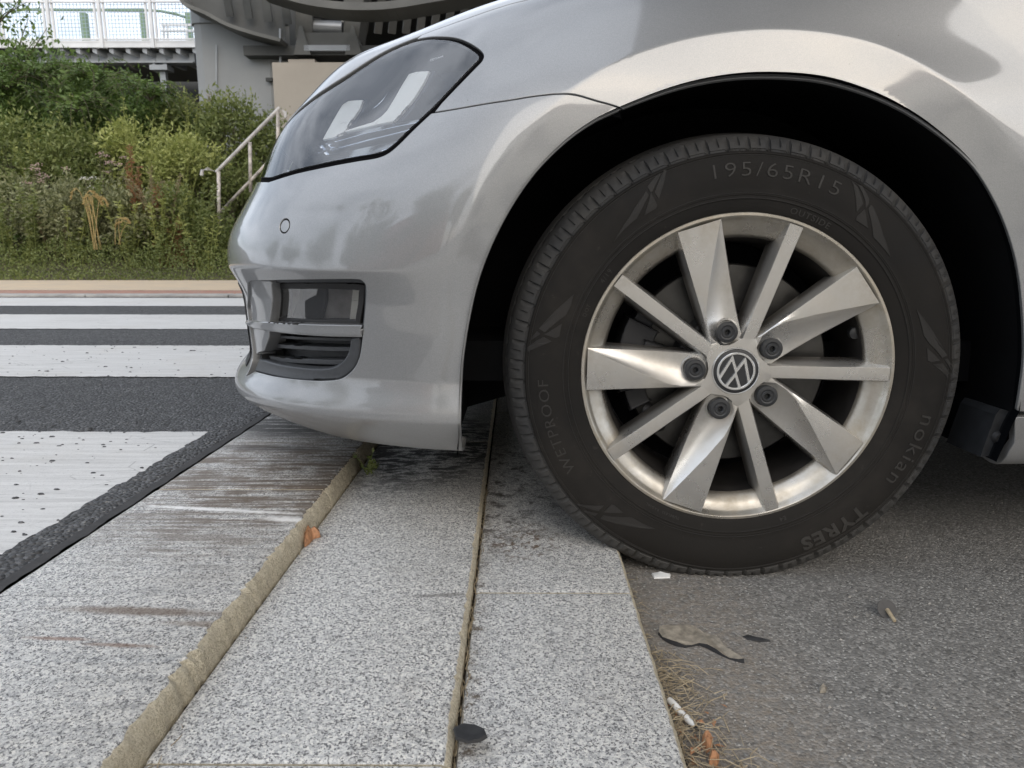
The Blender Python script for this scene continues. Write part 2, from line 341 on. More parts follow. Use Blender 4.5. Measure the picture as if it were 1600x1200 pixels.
# sand and dirt packed in the joints
M['jointdirt'] = simple('joint_dirt', (.035, .027, .019), .95, 0, .5, 80)
for (x0, x1, z) in [(-.33, -.27, Z2-.006), (-.057, -.0495, Z3-.008), (.151, .16, .001)]:
    sheet('joint_fill', x0, x1, -2, YF, z, M['jointdirt'])
# zebra crossing: each worn stripe is a painted marking
def mk_white():
    q = NM('road_paint'); st = q.noise(1, 6, .7, q.map(q.P, (3, 60, 1))); bl = q.noise(3, 4, .6)
    c = q.mix(q.mr(st, .35, .7, 0, .55), (.63, .62, .60), (.34, .33, .32))
    X, Y, Z = q.xyz(); near = q.ss(Y, 3.2, 1.2)
    c = q.mix(q.m('MULTIPLY', q.ss(q.noise(1, 5, .75, q.map(q.P, (14, 160, 1))), .55, .66), .5), c, (.30, .29, .28))
    chip = q.noise(26, 5, .7, q.map(q.P, (1, 1.8, 1))); zone = q.noise(2.2, 3)
    c = q.mix(q.ss(q.m('ADD', chip, q.m('MULTIPLY', zone, .35)), .90, .92), c, (.035, .035, .037))
    c = q.mix(q.m('MULTIPLY', q.ss(bl, .5, .7), .3), c, (.50, .47, .42))
    cell = q.vor(17, q.map(q.P, (.5, 1.3, 1)), 'Distance', 'DISTANCE_TO_EDGE'); c = q.mix(q.m('MULTIPLY', q.m('MULTIPLY', q.ss(cell, .018, .004), q.ss(zone, .50, .62)), .6), c, (.16, .155, .15))
    c = q.mix(q.m('MULTIPLY', q.ss(q.noise(160, 3, .7), .60, .70), .45), c, (.30, .295, .285))
    q.bump(q.noise(90, 4, .7), .002, .6); return q.fin(c, .7, 0)
M['white'] = mk_white()
cross = tag(empty('zebra_crossing', (-2, 2, Z1)), kind='structure')
ys = [.8916, 1.508, 2.134, 2.776, 3.295, 3.925, 4.43, 5.03]
for k in range(0, 4):
    ya, yb = ys[2*k], ys[2*k+1]
    if k == 3: yb = 5.03
    xs = np.arange(-14, -.655, .02); V = []; Fc = []
    sl = -.012
    for x in xs:
        if x > -.70: continue
        V.append((x, ya+sl*(x+.65)*0+sl*x*.9+rng.normal(0, .0035)-.01, Z1+.0012)); V.append((x, yb+sl*x*.9+rng.normal(0, .0035)-.01, Z1+.0012))
    e0 = (-.672, ya+.0, Z1+.0012)
    V += [(-.655+.030*(ya-1), ya, Z1+.0012), (-.655+.030*(yb-1), yb, Z1+.0012)]
    for i in range(len(V)//2-1): Fc.append((2*i, 2*i+2, 2*i+3, 2*i+1))
    o = mesh('stripe', V, Fc, M['white'], cross)
# loose chips of asphalt lying on the paint
chips = MB()
for _ in range(1300):
    x = -.60-rng.beta(1.5, 1.2)*1.6; y = rng.uniform(.85, 1.6) if rng.uniform() < .75 else rng.uniform(1.6, 3); s = .0011+.0052*rng.beta(1, 3.2)
    a = rng.uniform(0, 6.28); k = 5; pts = []
    for i in range(k): rr = s*rng.uniform(.6, 1.2); pts.append((x+1.8*rr*math.cos(a+i*6.28/k), y+rr*math.sin(a+i*6.28/k)))
    V = [(px_, py_, Z1+.0008) for px_, py_ in pts]+[(px_*.6+x*.4, py_*.6+y*.4, Z1+.001+s*.6) for px_, py_ in pts]
    chips.add(V, [tuple(range(k, 2*k))]+[(i, (i+1) % k, k+(i+1) % k, k+i) for i in range(k)])
tag(chips.build('gravel', M['road']), 'small dark asphalt crumbs scattered on the white crossing stripes', 'gravel', kind='stuff')
# far kerb, red setts, yellow tactile strip
M['kerbstone'] = simple('kerb_stone', (.33, .32, .30), .8, 0, .25, 9)
q = NM('red_pavers'); bt = q.n('ShaderNodeTexBrick'); q.l(q.map(q.P, (1, 1, 1)), bt.inputs[0]); bt.inputs['Scale'].default_value = 5; bt.inputs['Color1'].default_value = (.34, .13, .09, 1); bt.inputs['Color2'].default_value = (.40, .18, .12, 1); bt.inputs['Mortar'].default_value = (.22, .15, .11, 1); bt.inputs['Mortar Size'].default_value = .03
M['redpave'] = q.fin(q.mix(q.mr(q.noise(9, 4), .3, .7, 0, .4), bt.outputs[0], (.36, .30, .24)), .85)
q = NM('yellow_pavers'); M['yellow'] = q.fin(q.mix(q.mr(q.noise(5, 5, .7), .3, .7), (.54, .42, .28), (.44, .36, .27)), .85)
M['path'] = simple('path_grey', (.26, .25, .23), .9, 0, .25, 3)
fk = tag(empty('far_kerb', (0, YF, Z1)), kind='structure')
for k in range(-22, 14):
    MB().box((k+.5, YF+.07, Z1-.03), (.994, .14, .09)).build('block', M['kerbstone'], fk, bevel=.008)
sheet('red_strip', -30, 14, YF+.142, YF+.50, Z1+.011, M['redpave'])
sheet('yellow_strip', -30, 14, YF+.50, 7.02, Z1+.012, M['yellow'])
sheet('footpath', -4.2, 14, 7.02, 9.5, Z1+.008, M['path'])
# ============================================================ litter and debris
def blob(name, px, py, z, pts, thick, mat, lab, cat, curl=0, parent=None, rot=0, scale=1):
    c0 = gnd(px, py, z); V = []; n = len(pts); mb = MB()
    R = Matrix.Rotation(rot, 2)
    P = [R @ Vector(p)*scale for p in pts]
    for s in (0, 1):
        for p in P: V.append((c0.x+p.x, c0.y+p.y, z+.0006+thick*s*rng.uniform(.7, 1.1)+curl*(p.x*p.x+p.y*p.y)))
    V.append((c0.x, c0.y, z+.001+thick*1.5))
    Fc = [tuple(range(n))[::-1]]+[(i, (i+1) % n, n+(i+1) % n, n+i) for i in range(n)]+[(n+i, n+(i+1) % n, 2*n) for i in range(n)]
    o = mesh(name, V, Fc, mat, parent, True, None, 40)
    if lab: tag(o, lab, cat)
    return o
M['rubberpiece'] = simple('weathered_strip', (.25, .22, .175), .7, 0, .45, 90)
M['darkleaf'] = simple('dark_leaf', (.022, .022, .023), .65, 0, .4, 120)
M['orangeleaf'] = simple('orange_leaf', (.40, .20, .10), .6, 0, .4, 150)
M['paper'] = simple('cigarette_paper', (.80, .79, .76), .6, 0, .1, 60)
M['straw'] = simple('straw', (.33, .27, .18), .8, 0, .4, 90)
M['nail'] = simple('dull_metal', (.055, .052, .05), .6, 0, .3, 100)
def ppoly(pix, z):  # ground polygon from photograph pixels, relative to the centroid
    P = [gnd(x, y, z) for x, y in pix]; cx = sum(p.x for p in P)/len(P); cy = sum(p.y for p in P)/len(P); return P, cx, cy
def flat(name, pix, z, thick, mat, lab, cat, dome=1.5):
    P, cx, cy = ppoly(pix, z); n = len(P); V = [(p.x, p.y, z+.0005) for p in P]+[(p.x*.93+cx*.07, p.y*.93+cy*.07, z+thick*rng.uniform(.6, 1.2)) for p in P]
    V += [(p.x*.45+cx*.55, p.y*.45+cy*.55, z+thick*dome*rng.uniform(.8, 1.3)) for p in P]+[(cx, cy, z+thick*dome)]
    Fc = [tuple(range(n))[::-1]]
    for i in range(n):
        j = (i+1) % n; Fc += [(i, j, n+j, n+i), (n+i, n+j, 2*n+j, 2*n+i), (2*n+i, 2*n+j, 3*n)]
    mi = [0]+[0 if k % 3 else (1 if isinstance(mat, list) else 0) for k in range(3*n)]
    return tag(mesh(name, V, Fc, mat, None, True, mi, 35), lab, cat)
def prism(name, pix, z, thick, mat, edge, lab, cat):
    P, cx, cy = ppoly(pix, z); P = [Vector((a_, b_, 0)) for a_, b_ in cr2([(p.x, p.y) for p in P])]; n = len(P); V = [(p.x, p.y, z+.0004) for p in P]+[(p.x+(cx-p.x)*.015, p.y+(cy-p.y)*.015, z+thick*(.75+.35*math.sin(i*1.3))) for i, p in enumerate(P)]
    return tag(mesh(name, V, [tuple(range(n, 2*n))]+[(i, (i+1) % n, n+(i+1) % n, n+i) for i in range(n)], [mat, edge], None, False, [0]+[1]*n), lab, cat)
def cr2(P):
    o = []; n = len(P)
    for i in range(n):
        p0, p1, p2, p3 = (np.array(P[(i+k) % n]) for k in (-1, 0, 1, 2))
        for t in (0, .5): o.append(tuple(.5*(2*p1+(-p0+p2)*t+(2*p0-5*p1+4*p2-p3)*t*t+(-p0+3*p1-3*p2+p3)*t**3)))
    return o
prism('rubber_scrap', [(1028, 992), (1036, 982), (1062, 979), (1085, 985), (1100, 992), (1118, 999), (1130, 1012), (1148, 1026), (1163, 1037), (1140, 1031), (1118, 1021), (1092, 1009), (1070, 1013), (1045, 1006)], 0, .006, M['rubberpiece'], M['scrapedge'], 'flattened grey brown scrap with a torn tail on the asphalt beside the granite edge', 'debris')
flat('dried_leaf', [(708, 1140), (722, 1133), (742, 1134), (758, 1143), (762, 1154), (750, 1161), (732, 1163), (712, 1157)], Z2-.002, .0035, M['darkleaf'], 'black shrivelled leaf caught in the joint between the two lower granite slabs', 'leaf', .7)
flat('dried_leaf', [(472, 834), (480, 832), (489, 836), (500, 835), (501, 840), (490, 843), (482, 852), (476, 856), (474, 845)], Z2, .008, M['orangeleaf'], 'curled orange leaf wedged at the foot of the highest granite slab', 'leaf', 1.8)
flat('paper_scrap', [(1018, 898), (1030, 896), (1048, 899), (1047, 904), (1022, 905)], 0, .003, M['paper'], 'small white scrap lying under the tyre by the granite edge', 'litter')
flat('leaf_crumb', [(1280, 1078), (1286, 1071), (1292, 1077), (1290, 1083), (1281, 1084)], 0, .003, M['rubberpiece'], 'tiny tan flake alone in the middle of the asphalt', 'debris')
flat('leaf_crumb', [(1160, 995), (1168, 993), (1186, 999), (1204, 1003), (1186, 1004), (1168, 1000)], 0, .002, M['darkleaf'], 'thin dark twig shard right of the torn grey scrap', 'debris')
for k, (pp, lab) in enumerate([([(1096, 1160), (1106, 1154), (1114, 1160), (1113, 1172), (1104, 1178), (1097, 1170)], 'orange leaf curled in the straw just below the cigarette end'),
                 ([(1107, 1188), (1118, 1183), (1124, 1190), (1120, 1199), (1108, 1198)], 'orange leaf in the straw at the bottom edge of the photo')]):
    flat('dried_leaf', pp, .002, .006, M['orangeleaf'], lab, 'leaf', 2)
# cigarette butt: paper tube, ash end
a = gnd(1046, 1094, .008); b = gnd(1086, 1136, .006)
cg = empty('cigarette_butt', a); tag(cg, 'crushed white cigarette end lying in straw against the granite edge', 'cigarette')
pts = [a.lerp(b, t)+Vector((0, 0, .0006*math.sin(t*9))) for t in np.linspace(0, 1, 8)]
MB().tube(pts, [.0034, .0037, .0036, .0037, .0035, .0037, .0034, .0028], 12).build('paper_tube', M['paper'], cg, True, 40)
MB().tube([b, b.lerp(a, -.12)], [.0026, .0012], 7).build('ash_end', M['darkleaf'], cg, True, 40)
# nail with a washer head
p = gnd(1388, 965, .0); nl = empty('roofing_nail', p); tag(nl, 'broad headed nail stuck head up in the asphalt right of the tyre', 'nail')
hd = MB(); n = 20; V = [];
tilt = Matrix.Rotation(.95, 3, 'X')
for zz in (0, .0012):
    for i in range(n): V.append(Vector((p.x, p.y+.006, .0085))+tilt @ Vector((.0125*math.cos(i*2*math.pi/n), .0125*math.sin(i*2*math.pi/n), zz)))
hd.add(V, [tuple(range(n))[::-1], tuple(range(n, 2*n))]+[(i, (i+1) % n, n+(i+1) % n, n+i) for i in range(n)]); hd.build('head', M['nail'], nl, False)
MB().tube([Vector((p.x, p.y+.005, .0085)), Vector((p.x+.001, p.y-.014, .003))], [.0028, .0022], 8).build('shank', M['straw'], nl, True, 40)
# dry straw and needles along the slab
st = MB()
def straw(x, y, ln, a, r, z=0.001, lift=.01):
    m = Vector((x, y, z+rng.uniform(0, lift))); d = Vector((math.cos(a), math.sin(a), rng.uniform(-.15, .25)))
    p0 = m-d*ln/2; p1 = m+d*ln/2; mid = m+Vector((rng.normal(0, ln*.12), rng.normal(0, ln*.12), abs(rng.normal(0, ln*.1))))
    for q_ in (p0, p1, mid): q_.z = max(q_.z, z+r)
    st.tube([p0, mid, p1], [r, r*.9, r*.4], 4, cap=False)
g0 = gnd(1055, 1070, 0); g1 = gnd(1120, 1200, 0)
for _ in range(330):
    t = rng.beta(1.2, .9); x = .158+abs(rng.normal(0, .016+.022*t)); y = .78-(.78-.50)*t+rng.normal(0, .01)
    straw(x, y, rng.uniform(.008, .04), rng.uniform(0, 6.28), rng.uniform(.0003, .0008))
for _ in range(26): straw(.175+rng.normal(0, .014), .73+rng.normal(0, .02), rng.uniform(.02, .05), rng.uniform(0, 6.28), .0006)
for _ in range(70): straw(.158+abs(rng.normal(0, .006)), rng.uniform(.5, 1.0), rng.uniform(.006, .02), rng.uniform(0, 6.28), .0005, lift=.004)
for _ in range(110): straw(-.0525+rng.normal(0, .0015), rng.uniform(.45, 1.3), rng.uniform(.01, .04), math.pi/2+rng.normal(0, .12), .0006, Z3-.006, .006)
for _ in range(40): straw(-.2975+rng.normal(0, .0015), rng.uniform(.45, 1.3), rng.uniform(.008, .03), math.pi/2+rng.normal(0, .15), .0006, Z2-.006, .006)
tag(st.build('dry_grass', M['straw']), 'tangle of dry straw and needles gathered along the granite edges', 'straw', kind='stuff')
lf = MB()
for _ in range(60):
    t = rng.uniform(); x = .16+abs(rng.normal(0, .018+.012*t)); y = .70-.2*t; s = rng.uniform(.002, .006); a = rng.uniform(0, 6.28)
    c0 = Vector((x, y, rng.uniform(.001, .007))); u_ = Vector((math.cos(a), math.sin(a), rng.uniform(-.4, .4)))*s; v_ = Vector((-math.sin(a), math.cos(a), rng.uniform(-.4, .4)))*s*.45
    lf.add([c0-u_, c0-v_, c0+u_, c0+v_+Vector((0, 0, s*.4))], [(0, 1, 3), (1, 2, 3)])
tag(lf.build('leaf_litter', M['orangeleaf']), 'rust coloured leaf crumbs mixed into the straw by the granite edge', 'leaf litter', kind='stuff')
gr = MB()
for _ in range(900):
    x = rng.uniform(.16, 1.3); y = rng.uniform(.45, 1.5); s = rng.uniform(.0008, .0022)
    V = [Vector((x, y, 0))+Vector(v)*s*rng.uniform(.6, 1.3) for v in ((1, 0, .1), (0, 1, .1), (-1, 0, .1), (0, -1, .1), (0, 0, 1.1))]
    gr.add(V, [(0, 1, 4), (1, 2, 4), (2, 3, 4), (3, 0, 4)])
M['grit'] = simple('pale_grit', (.30, .28, .25), .8, 0, .5, 200)
tag(gr.build('grit', M['grit']), 'loose pale grit grains scattered over the parking asphalt', 'grit', kind='stuff')
# ============================================================ car body as one fair surface P(u, v)
YC = 1.87
PX = [3.68, 3.665, 3.57, 3.36, 2.95, 2.40, 1.80, 1.20, .70, .30, .05, -.06, -.16, -.265, -.365, -.44, -.492, -.535, -.565, -.575]
PY = [1.87, 1.45, 1.16, 1.02, .970, .962, .960, .960, .962, .965, .967, .971, .984, 1.017, 1.078, 1.175, 1.31, 1.50, 1.70, 1.87]
PX = np.array(PX); PY = np.array(PY)
KU = np.concatenate([[0], np.cumsum(np.hypot(np.diff(PX), np.diff(PY)))])
NC = len(KU); IC = 7
KEYC = [0, IC, IC+2, IC+4, IC+6, IC+8, IC+10, NC-1]
def msec(k):
    n = len(k); A = np.eye(n); R = np.zeros((n, n)); h = np.diff(k)
    for i in range(1, n-1):
        A[i, i-1] = h[i-1]; A[i, i] = 2*(h[i-1]+h[i]); A[i, i+1] = h[i]
        R[i, i-1] = 6/h[i-1]; R[i, i] = -6/h[i-1]-6/h[i]; R[i, i+1] = 6/h[i]
    return np.linalg.solve(A, R)
def basis(k, Mx, q):
    q = np.asarray(q, float); i = np.clip(np.searchsorted(k, q)-1, 0, len(k)-2); h = k[i+1]-k[i]
    B = np.clip((q-k[i])/h, -.2, 1.2); A = 1-B; N = len(q); E = np.zeros((N, len(k))); r = np.arange(N); E[r, i] += A; E[r, i+1] += B
    return E+((A**3-A)*h*h/6)[:, None]*Mx[i]+((B**3-B)*h*h/6)[:, None]*Mx[i+1]
def pchip(xk, yk, x):
    xk = np.array(xk, float); yk = np.array(yk, float); h = np.diff(xk); d = np.diff(yk)/h; m = np.zeros(len(xk)); m[0] = d[0]; m[-1] = d[-1]
    for i in range(1, len(xk)-1): m[i] = 0 if d[i-1]*d[i] <= 0 else 2*d[i-1]*d[i]/(d[i-1]+d[i])
    i = np.clip(np.searchsorted(xk, x)-1, 0, len(xk)-2); t = (x-xk[i])/h[i]
    return (2*t**3-3*t**2+1)*yk[i]+(t**3-2*t**2+t)*h[i]*m[i]+(-2*t**3+3*t**2)*yk[i+1]+(t**3-t**2)*h[i]*m[i+1]
ROWS = [  # z, inward offset at: rear, door, hub, arch front, quarter, corner, front, centre
 ([.20]*8, [.10]*8),
 ([.22, .190, .187, .187, .187, .190, .195, .195], [.03, .03, .016, .036, .052, .074, .088, .095]),
 ([.24, .238, .238, .238, .236, .238, .240, .240], [.01, .010, .004, .004, .006, .001, -.002, -.002]),
 ([.27, .268, .268, .268, .266, .266, .268, .268], [.00, .003, .001, .001, .005, .010, .012, .012]),
 ([.33]*8, [0, 0, 0, 0, .006, .016, .018, .018]),
 ([.40]*8, [0, 0, 0, 0, .003, .010, .012, .012]),
 ([.438]*8, [0, 0, -.001, -.001, -.001, 0, 0, 0]),
 ([.50]*8, [0, 0, -.001, -.001, .001, .005, .006, .006]),
 ([.555]*8, [.002, .002, .001, .003, .014, .034, .042, .045]),
 ([.61]*8, [.006, .006, .005, .012, .042, .060, .068, .07]),
 ([.665, .665, .662, .66, .66, .655, .65, .65], [.012, .012, .013, .028, .078, .087, .10, .10]),
 ([.75, .74, .72, .718, .712, .700, .69, .69], [.02, .022, .032, .060, .120, .127, .14, .14]),
 ([.95, .93, .83, .79, .762, .757, .735, .73], [.06, .05, .09, .13, .17, .195, .21, .22]),
 ([.97, .96, .86, .825, .80, .79, .775, .77], [.16, .15, .19, .235, .265, .28, .30, .32])]
KV = np.array([.105, .187, .238, .268, .33, .40, .438, .50, .555, .61, .67, .735, .84, .94])
MU, MV = msec(KU), msec(KV)
idx = np.arange(NC)
dX = basis(KU, MU, KU+1e-4) @ np.stack([PX, PY], 1)-basis(KU, MU, KU-1e-4) @ np.stack([PX, PY], 1)
dX[0] = (0, -1); dX[-1] = (0, 1)
dX /= np.linalg.norm(dX, axis=1)[:, None]; NIN = np.stack([dX[:, 1], -dX[:, 0]], 1)   # inward
G = np.zeros((len(ROWS), NC, 3))
for r, (zz, oo) in enumerate(ROWS):
    z = pchip(KEYC, zz, idx); o_ = pchip(KEYC, oo, idx)
    G[r, :, 0] = PX+NIN[:, 0]*o_; G[r, :, 1] = PY+NIN[:, 1]*o_; G[r, :, 2] = z
G[:, 0, 1] = YC; G[:, -1, 1] = YC
def base(u, v):
    T = (basis(KV, MV, v) @ G.reshape(len(ROWS), -1)).reshape(len(v), NC, 3)
    return np.einsum('nc,ncd->nd', basis(KU, MU, u), T)
FL = None; FLW = None
def sst(x, a, b): t = np.clip((x-a)/(b-a), 0, 1); return t*t*(3-2*t)
def ridge(d, h, wi, wo, A):
    """soft-topped ridge: straight fall towards -d over wi, curved fall towards +d over wo"""
    f = lambda x, w_: np.where(x < w_, (1-np.clip(x/w_, 0, 1))**2*.35+.65*(1-np.clip(x/w_, 0, 1)), 0)
    e = np.sqrt(d*d+h*h)-h
    return A*np.where(d < 0, f(e, wi), f(e, wo))
def disp(u, v, P):
    """outward displacement: wheel arch flare and the bumper's waist crease"""
    X, Z = P[:, 0], P[:, 2]; d = np.zeros(len(X))
    if FL is not None:
        near = (u > FL[:, 0].min()-.12) & (u < FL[:, 0].max()+.12) & (v > .10)
        if near.any():
            Q = np.stack([u[near], v[near]], 1); best = np.full(len(Q), 9.); wt = np.zeros((len(Q), 2))
            for i in range(len(FL)-1):
                a, b = FL[i], FL[i+1]; ab = b-a; t = np.clip(((Q-a) @ ab)/(ab @ ab+1e-12), 0, 1); l = np.linalg.norm(Q-a-t[:, None]*ab, axis=1); m_ = l < best
                best[m_] = l[m_]; wt[m_] = FLW[i]+(FLW[i+1]-FLW[i])*t[m_][:, None]
            ins = inpoly(Q, np.vstack([FL, [[FL[-1][0], 0.0], [FL[0][0], 0.0]]])); s_ = np.where(ins, -best, best)
            d[near] += ridge(s_, wt[:, 1], .052, .085, wt[:, 0])
    fade = 1-sst(X, -.24, -.10)
    d += fade*ridge(-(Z-.4385), .0022, .075, .042, .0078)
    d += (Z < .33)*(1-sst(X, .0, .4))*ridge(-(Z-.239), .0012, .050, .05, .0105)
    return d
def inpoly(Q, poly):
    x, y = Q[:, 0], Q[:, 1]; ins = np.zeros(len(Q), bool); n = len(poly); j = n-1
    for i in range(n):
        xi, yi = poly[i]; xj, yj = poly[j]
        c = ((yi > y) != (yj > y)) & (x < (xj-xi)*(y-yi)/(yj-yi+1e-15)+xi); ins ^= c; j = i
    return ins
def nrm(u, v, f, e=.0008):
    a = f(u+e, v)-f(u-e, v); b = f(u, v+e)-f(u, v-e); n = np.cross(a, b); n /= np.linalg.norm(n, axis=1)[:, None]+1e-12; return n, a, b
def surf0(u, v):
    P = base(u, v); n, _, _ = nrm(u, v, base); n *= OUT
    return P+n*disp(u, v, P)[:, None]
OUT = 1
_u = np.array([KU[IC+2]]); _v = np.array([.5]); OUT = -1 if nrm(_u, _v, base)[0][0, 1] > 0 else 1
def surf(u, v, off=0.):
    P = surf0(u, v)
    n, a, b = nrm(u, v, surf0); n = n*OUT
    if off: P = P+n*off
    return P, n, a, b
# lookup: photograph ray -> (u, v)
LU = np.arange(KU[IC]-.1, KU[-1], .007); LV = np.arange(KV[0], KV[-1], .007)
uu, vv = np.meshgrid(LU, LV, indexing='ij'); _BV = {}
n1, n2 = uu.shape; _i, _j = np.meshgrid(np.arange(n1-1), np.arange(n2-1), indexing='ij'); _a = (_i*n2+_j).ravel()
TRI = np.concatenate([np.stack([_a, _a+n2, _a+n2+1], 1), np.stack([_a, _a+n2+1, _a+1], 1)]).tolist(); UVR = np.stack([uu.ravel(), vv.ravel()], 1)
def bvh(off):
    off = round(off, 4)
    if off not in _BV:
        if 'base' not in _BV: P, n, _, _ = surf(uu.ravel(), vv.ravel()); _BV['base'] = (P, n)
        P, n = _BV['base']; P = P+n*off
        _BV[off] = (P, TRI, BVHTree.FromPolygons(P.tolist(), TRI))
    return _BV[off]
MISS = 0
def uv1(x, y, off=0.):
    global MISS
    P, F_, T = bvh(off); d = ray(x, y); loc, n, i, dist = T.ray_cast(CAM, d)
    if loc is None:
        MISS += 1; bd = 9
        for t in np.arange(.9, 2.0, .02):
            l2, n2, i2, ds = T.find_nearest(CAM+d*t)
            if ds < bd: bd = ds; loc, i = l2, i2
    a, b, c = F_[i]; A, B, C = (Vector(P[k]) for k in (a, b, c))
    q = geometry.barycentric_transform(loc, A, B, C, *(Vector((UVR[k][0], UVR[k][1], 0)) for k in (a, b, c)))
    return (q.x, q.y)
def uvs(pts, off=0.): return np.array([uv1(x, y, off) for x, y in pts])
def cr(pts, n=6, closed=False):
    """Catmull-Rom through points, n steps per span"""
    P = np.array(pts, float); out_ = []; m = len(P)
    for i in range(m if closed else m-1):
        g = (lambda k: P[k % m]) if closed else (lambda k: P[min(max(k, 0), m-1)])
        p0, p1, p2, p3 = g(i-1), g(i), g(i+1), g(i+2)
        for t in np.linspace(0, 1, n, endpoint=False):
            out_.append(.5*((2*p1)+(-p0+p2)*t+(2*p0-5*p1+4*p2-p3)*t*t+(-p0+3*p1-3*p2+p3)*t**3))
    if not closed: out_.append(P[-1])
    return [tuple(p) for p in out_]
ARCH_PX = [(722, 709), (721.5, 680), (721, 651.5), (722.5, 605), (726, 555.8), (736.5, 491), (750, 436), (770.7, 381.5), (800, 325), (832, 278), (870, 237), (912, 203), (957, 178), (1045, 144), (1119, 127), (1193, 121.5), (1276, 127), (1350, 147), (1415, 177), (1475, 219), (1521, 263), (1554, 316), (1577, 372), (1591, 430), (1598, 500), (1599, 560), (1594, 605), (1588, 641)]
FL_PX = [(668, 640, .002, .03), (675, 525, .0045, .024), (682, 457, .0055, .022), (699, 388, .006, .020), (722, 335, .006, .020), (757, 271, .006, .018), (800, 221, .006, .012), (845, 181, .006, .006), (888, 147, .0062, .0022), (920, 125, .0065, .0016), (952, 106.5, .007, .0015), (999, 86.5, .007, .0015), (1068, 66, .007, .0015), (1137, 54.5, .007, .0015), (1202, 50.5, .007, .0015),
 (1276, 54.6, .007, .0015), (1350, 69, .007, .0016), (1415, 94, .007, .002), (1475, 129, .0065, .003), (1530, 171, .006, .006), (1577, 217, .0055, .011), (1620, 275, .005, .016), (1650, 350, .004, .02), (1662, 450, .003, .022), (1662, 560, .001, .022)]
_f = np.array(cr([(x, y) for x, y, _, _ in FL_PX], 5)); _w = np.array(cr([(a*100, b*100) for _, _, a, b in FL_PX], 5))/100
FL = uvs([tuple(p) for p in _f]); FLW = np.clip(_w, .0005, 1)
_BV.clear()
ARCH = np.array(cr(uvs(ARCH_PX), 5))
# ------------------------------------------------------------ panels cut from the surface
def area(p): return .5*np.sum(p[:, 0]*np.roll(p[:, 1], -1)-np.roll(p[:, 0], -1)*p[:, 1])
def resamp(p, sp):
    o = []
    for i in range(len(p)):
        a, b = p[i], p[(i+1) % len(p)]; l = np.linalg.norm(b-a)
        if l < 1e-7: continue
        k = max(1, int(math.ceil(l/sp))); o += [a+(b-a)*t/k for t in range(k)]
    return np.array(o)
def inset(p, g):
    if area(p) < 0: p = p[::-1]
    a = p-np.roll(p, 1, 0); b = np.roll(p, -1, 0)-p
    na = np.stack([-a[:, 1], a[:, 0]], 1); nb = np.stack([-b[:, 1], b[:, 0]], 1)
    na /= np.linalg.norm(na, axis=1)[:, None]+1e-12; nb /= np.linalg.norm(nb, axis=1)[:, None]+1e-12
    n = na+nb; l = np.linalg.norm(n, axis=1)[:, None]; n /= np.maximum(l, .3);
    return p+n*g/np.maximum(np.abs(np.sum(n*na, 1))[:, None], .55)
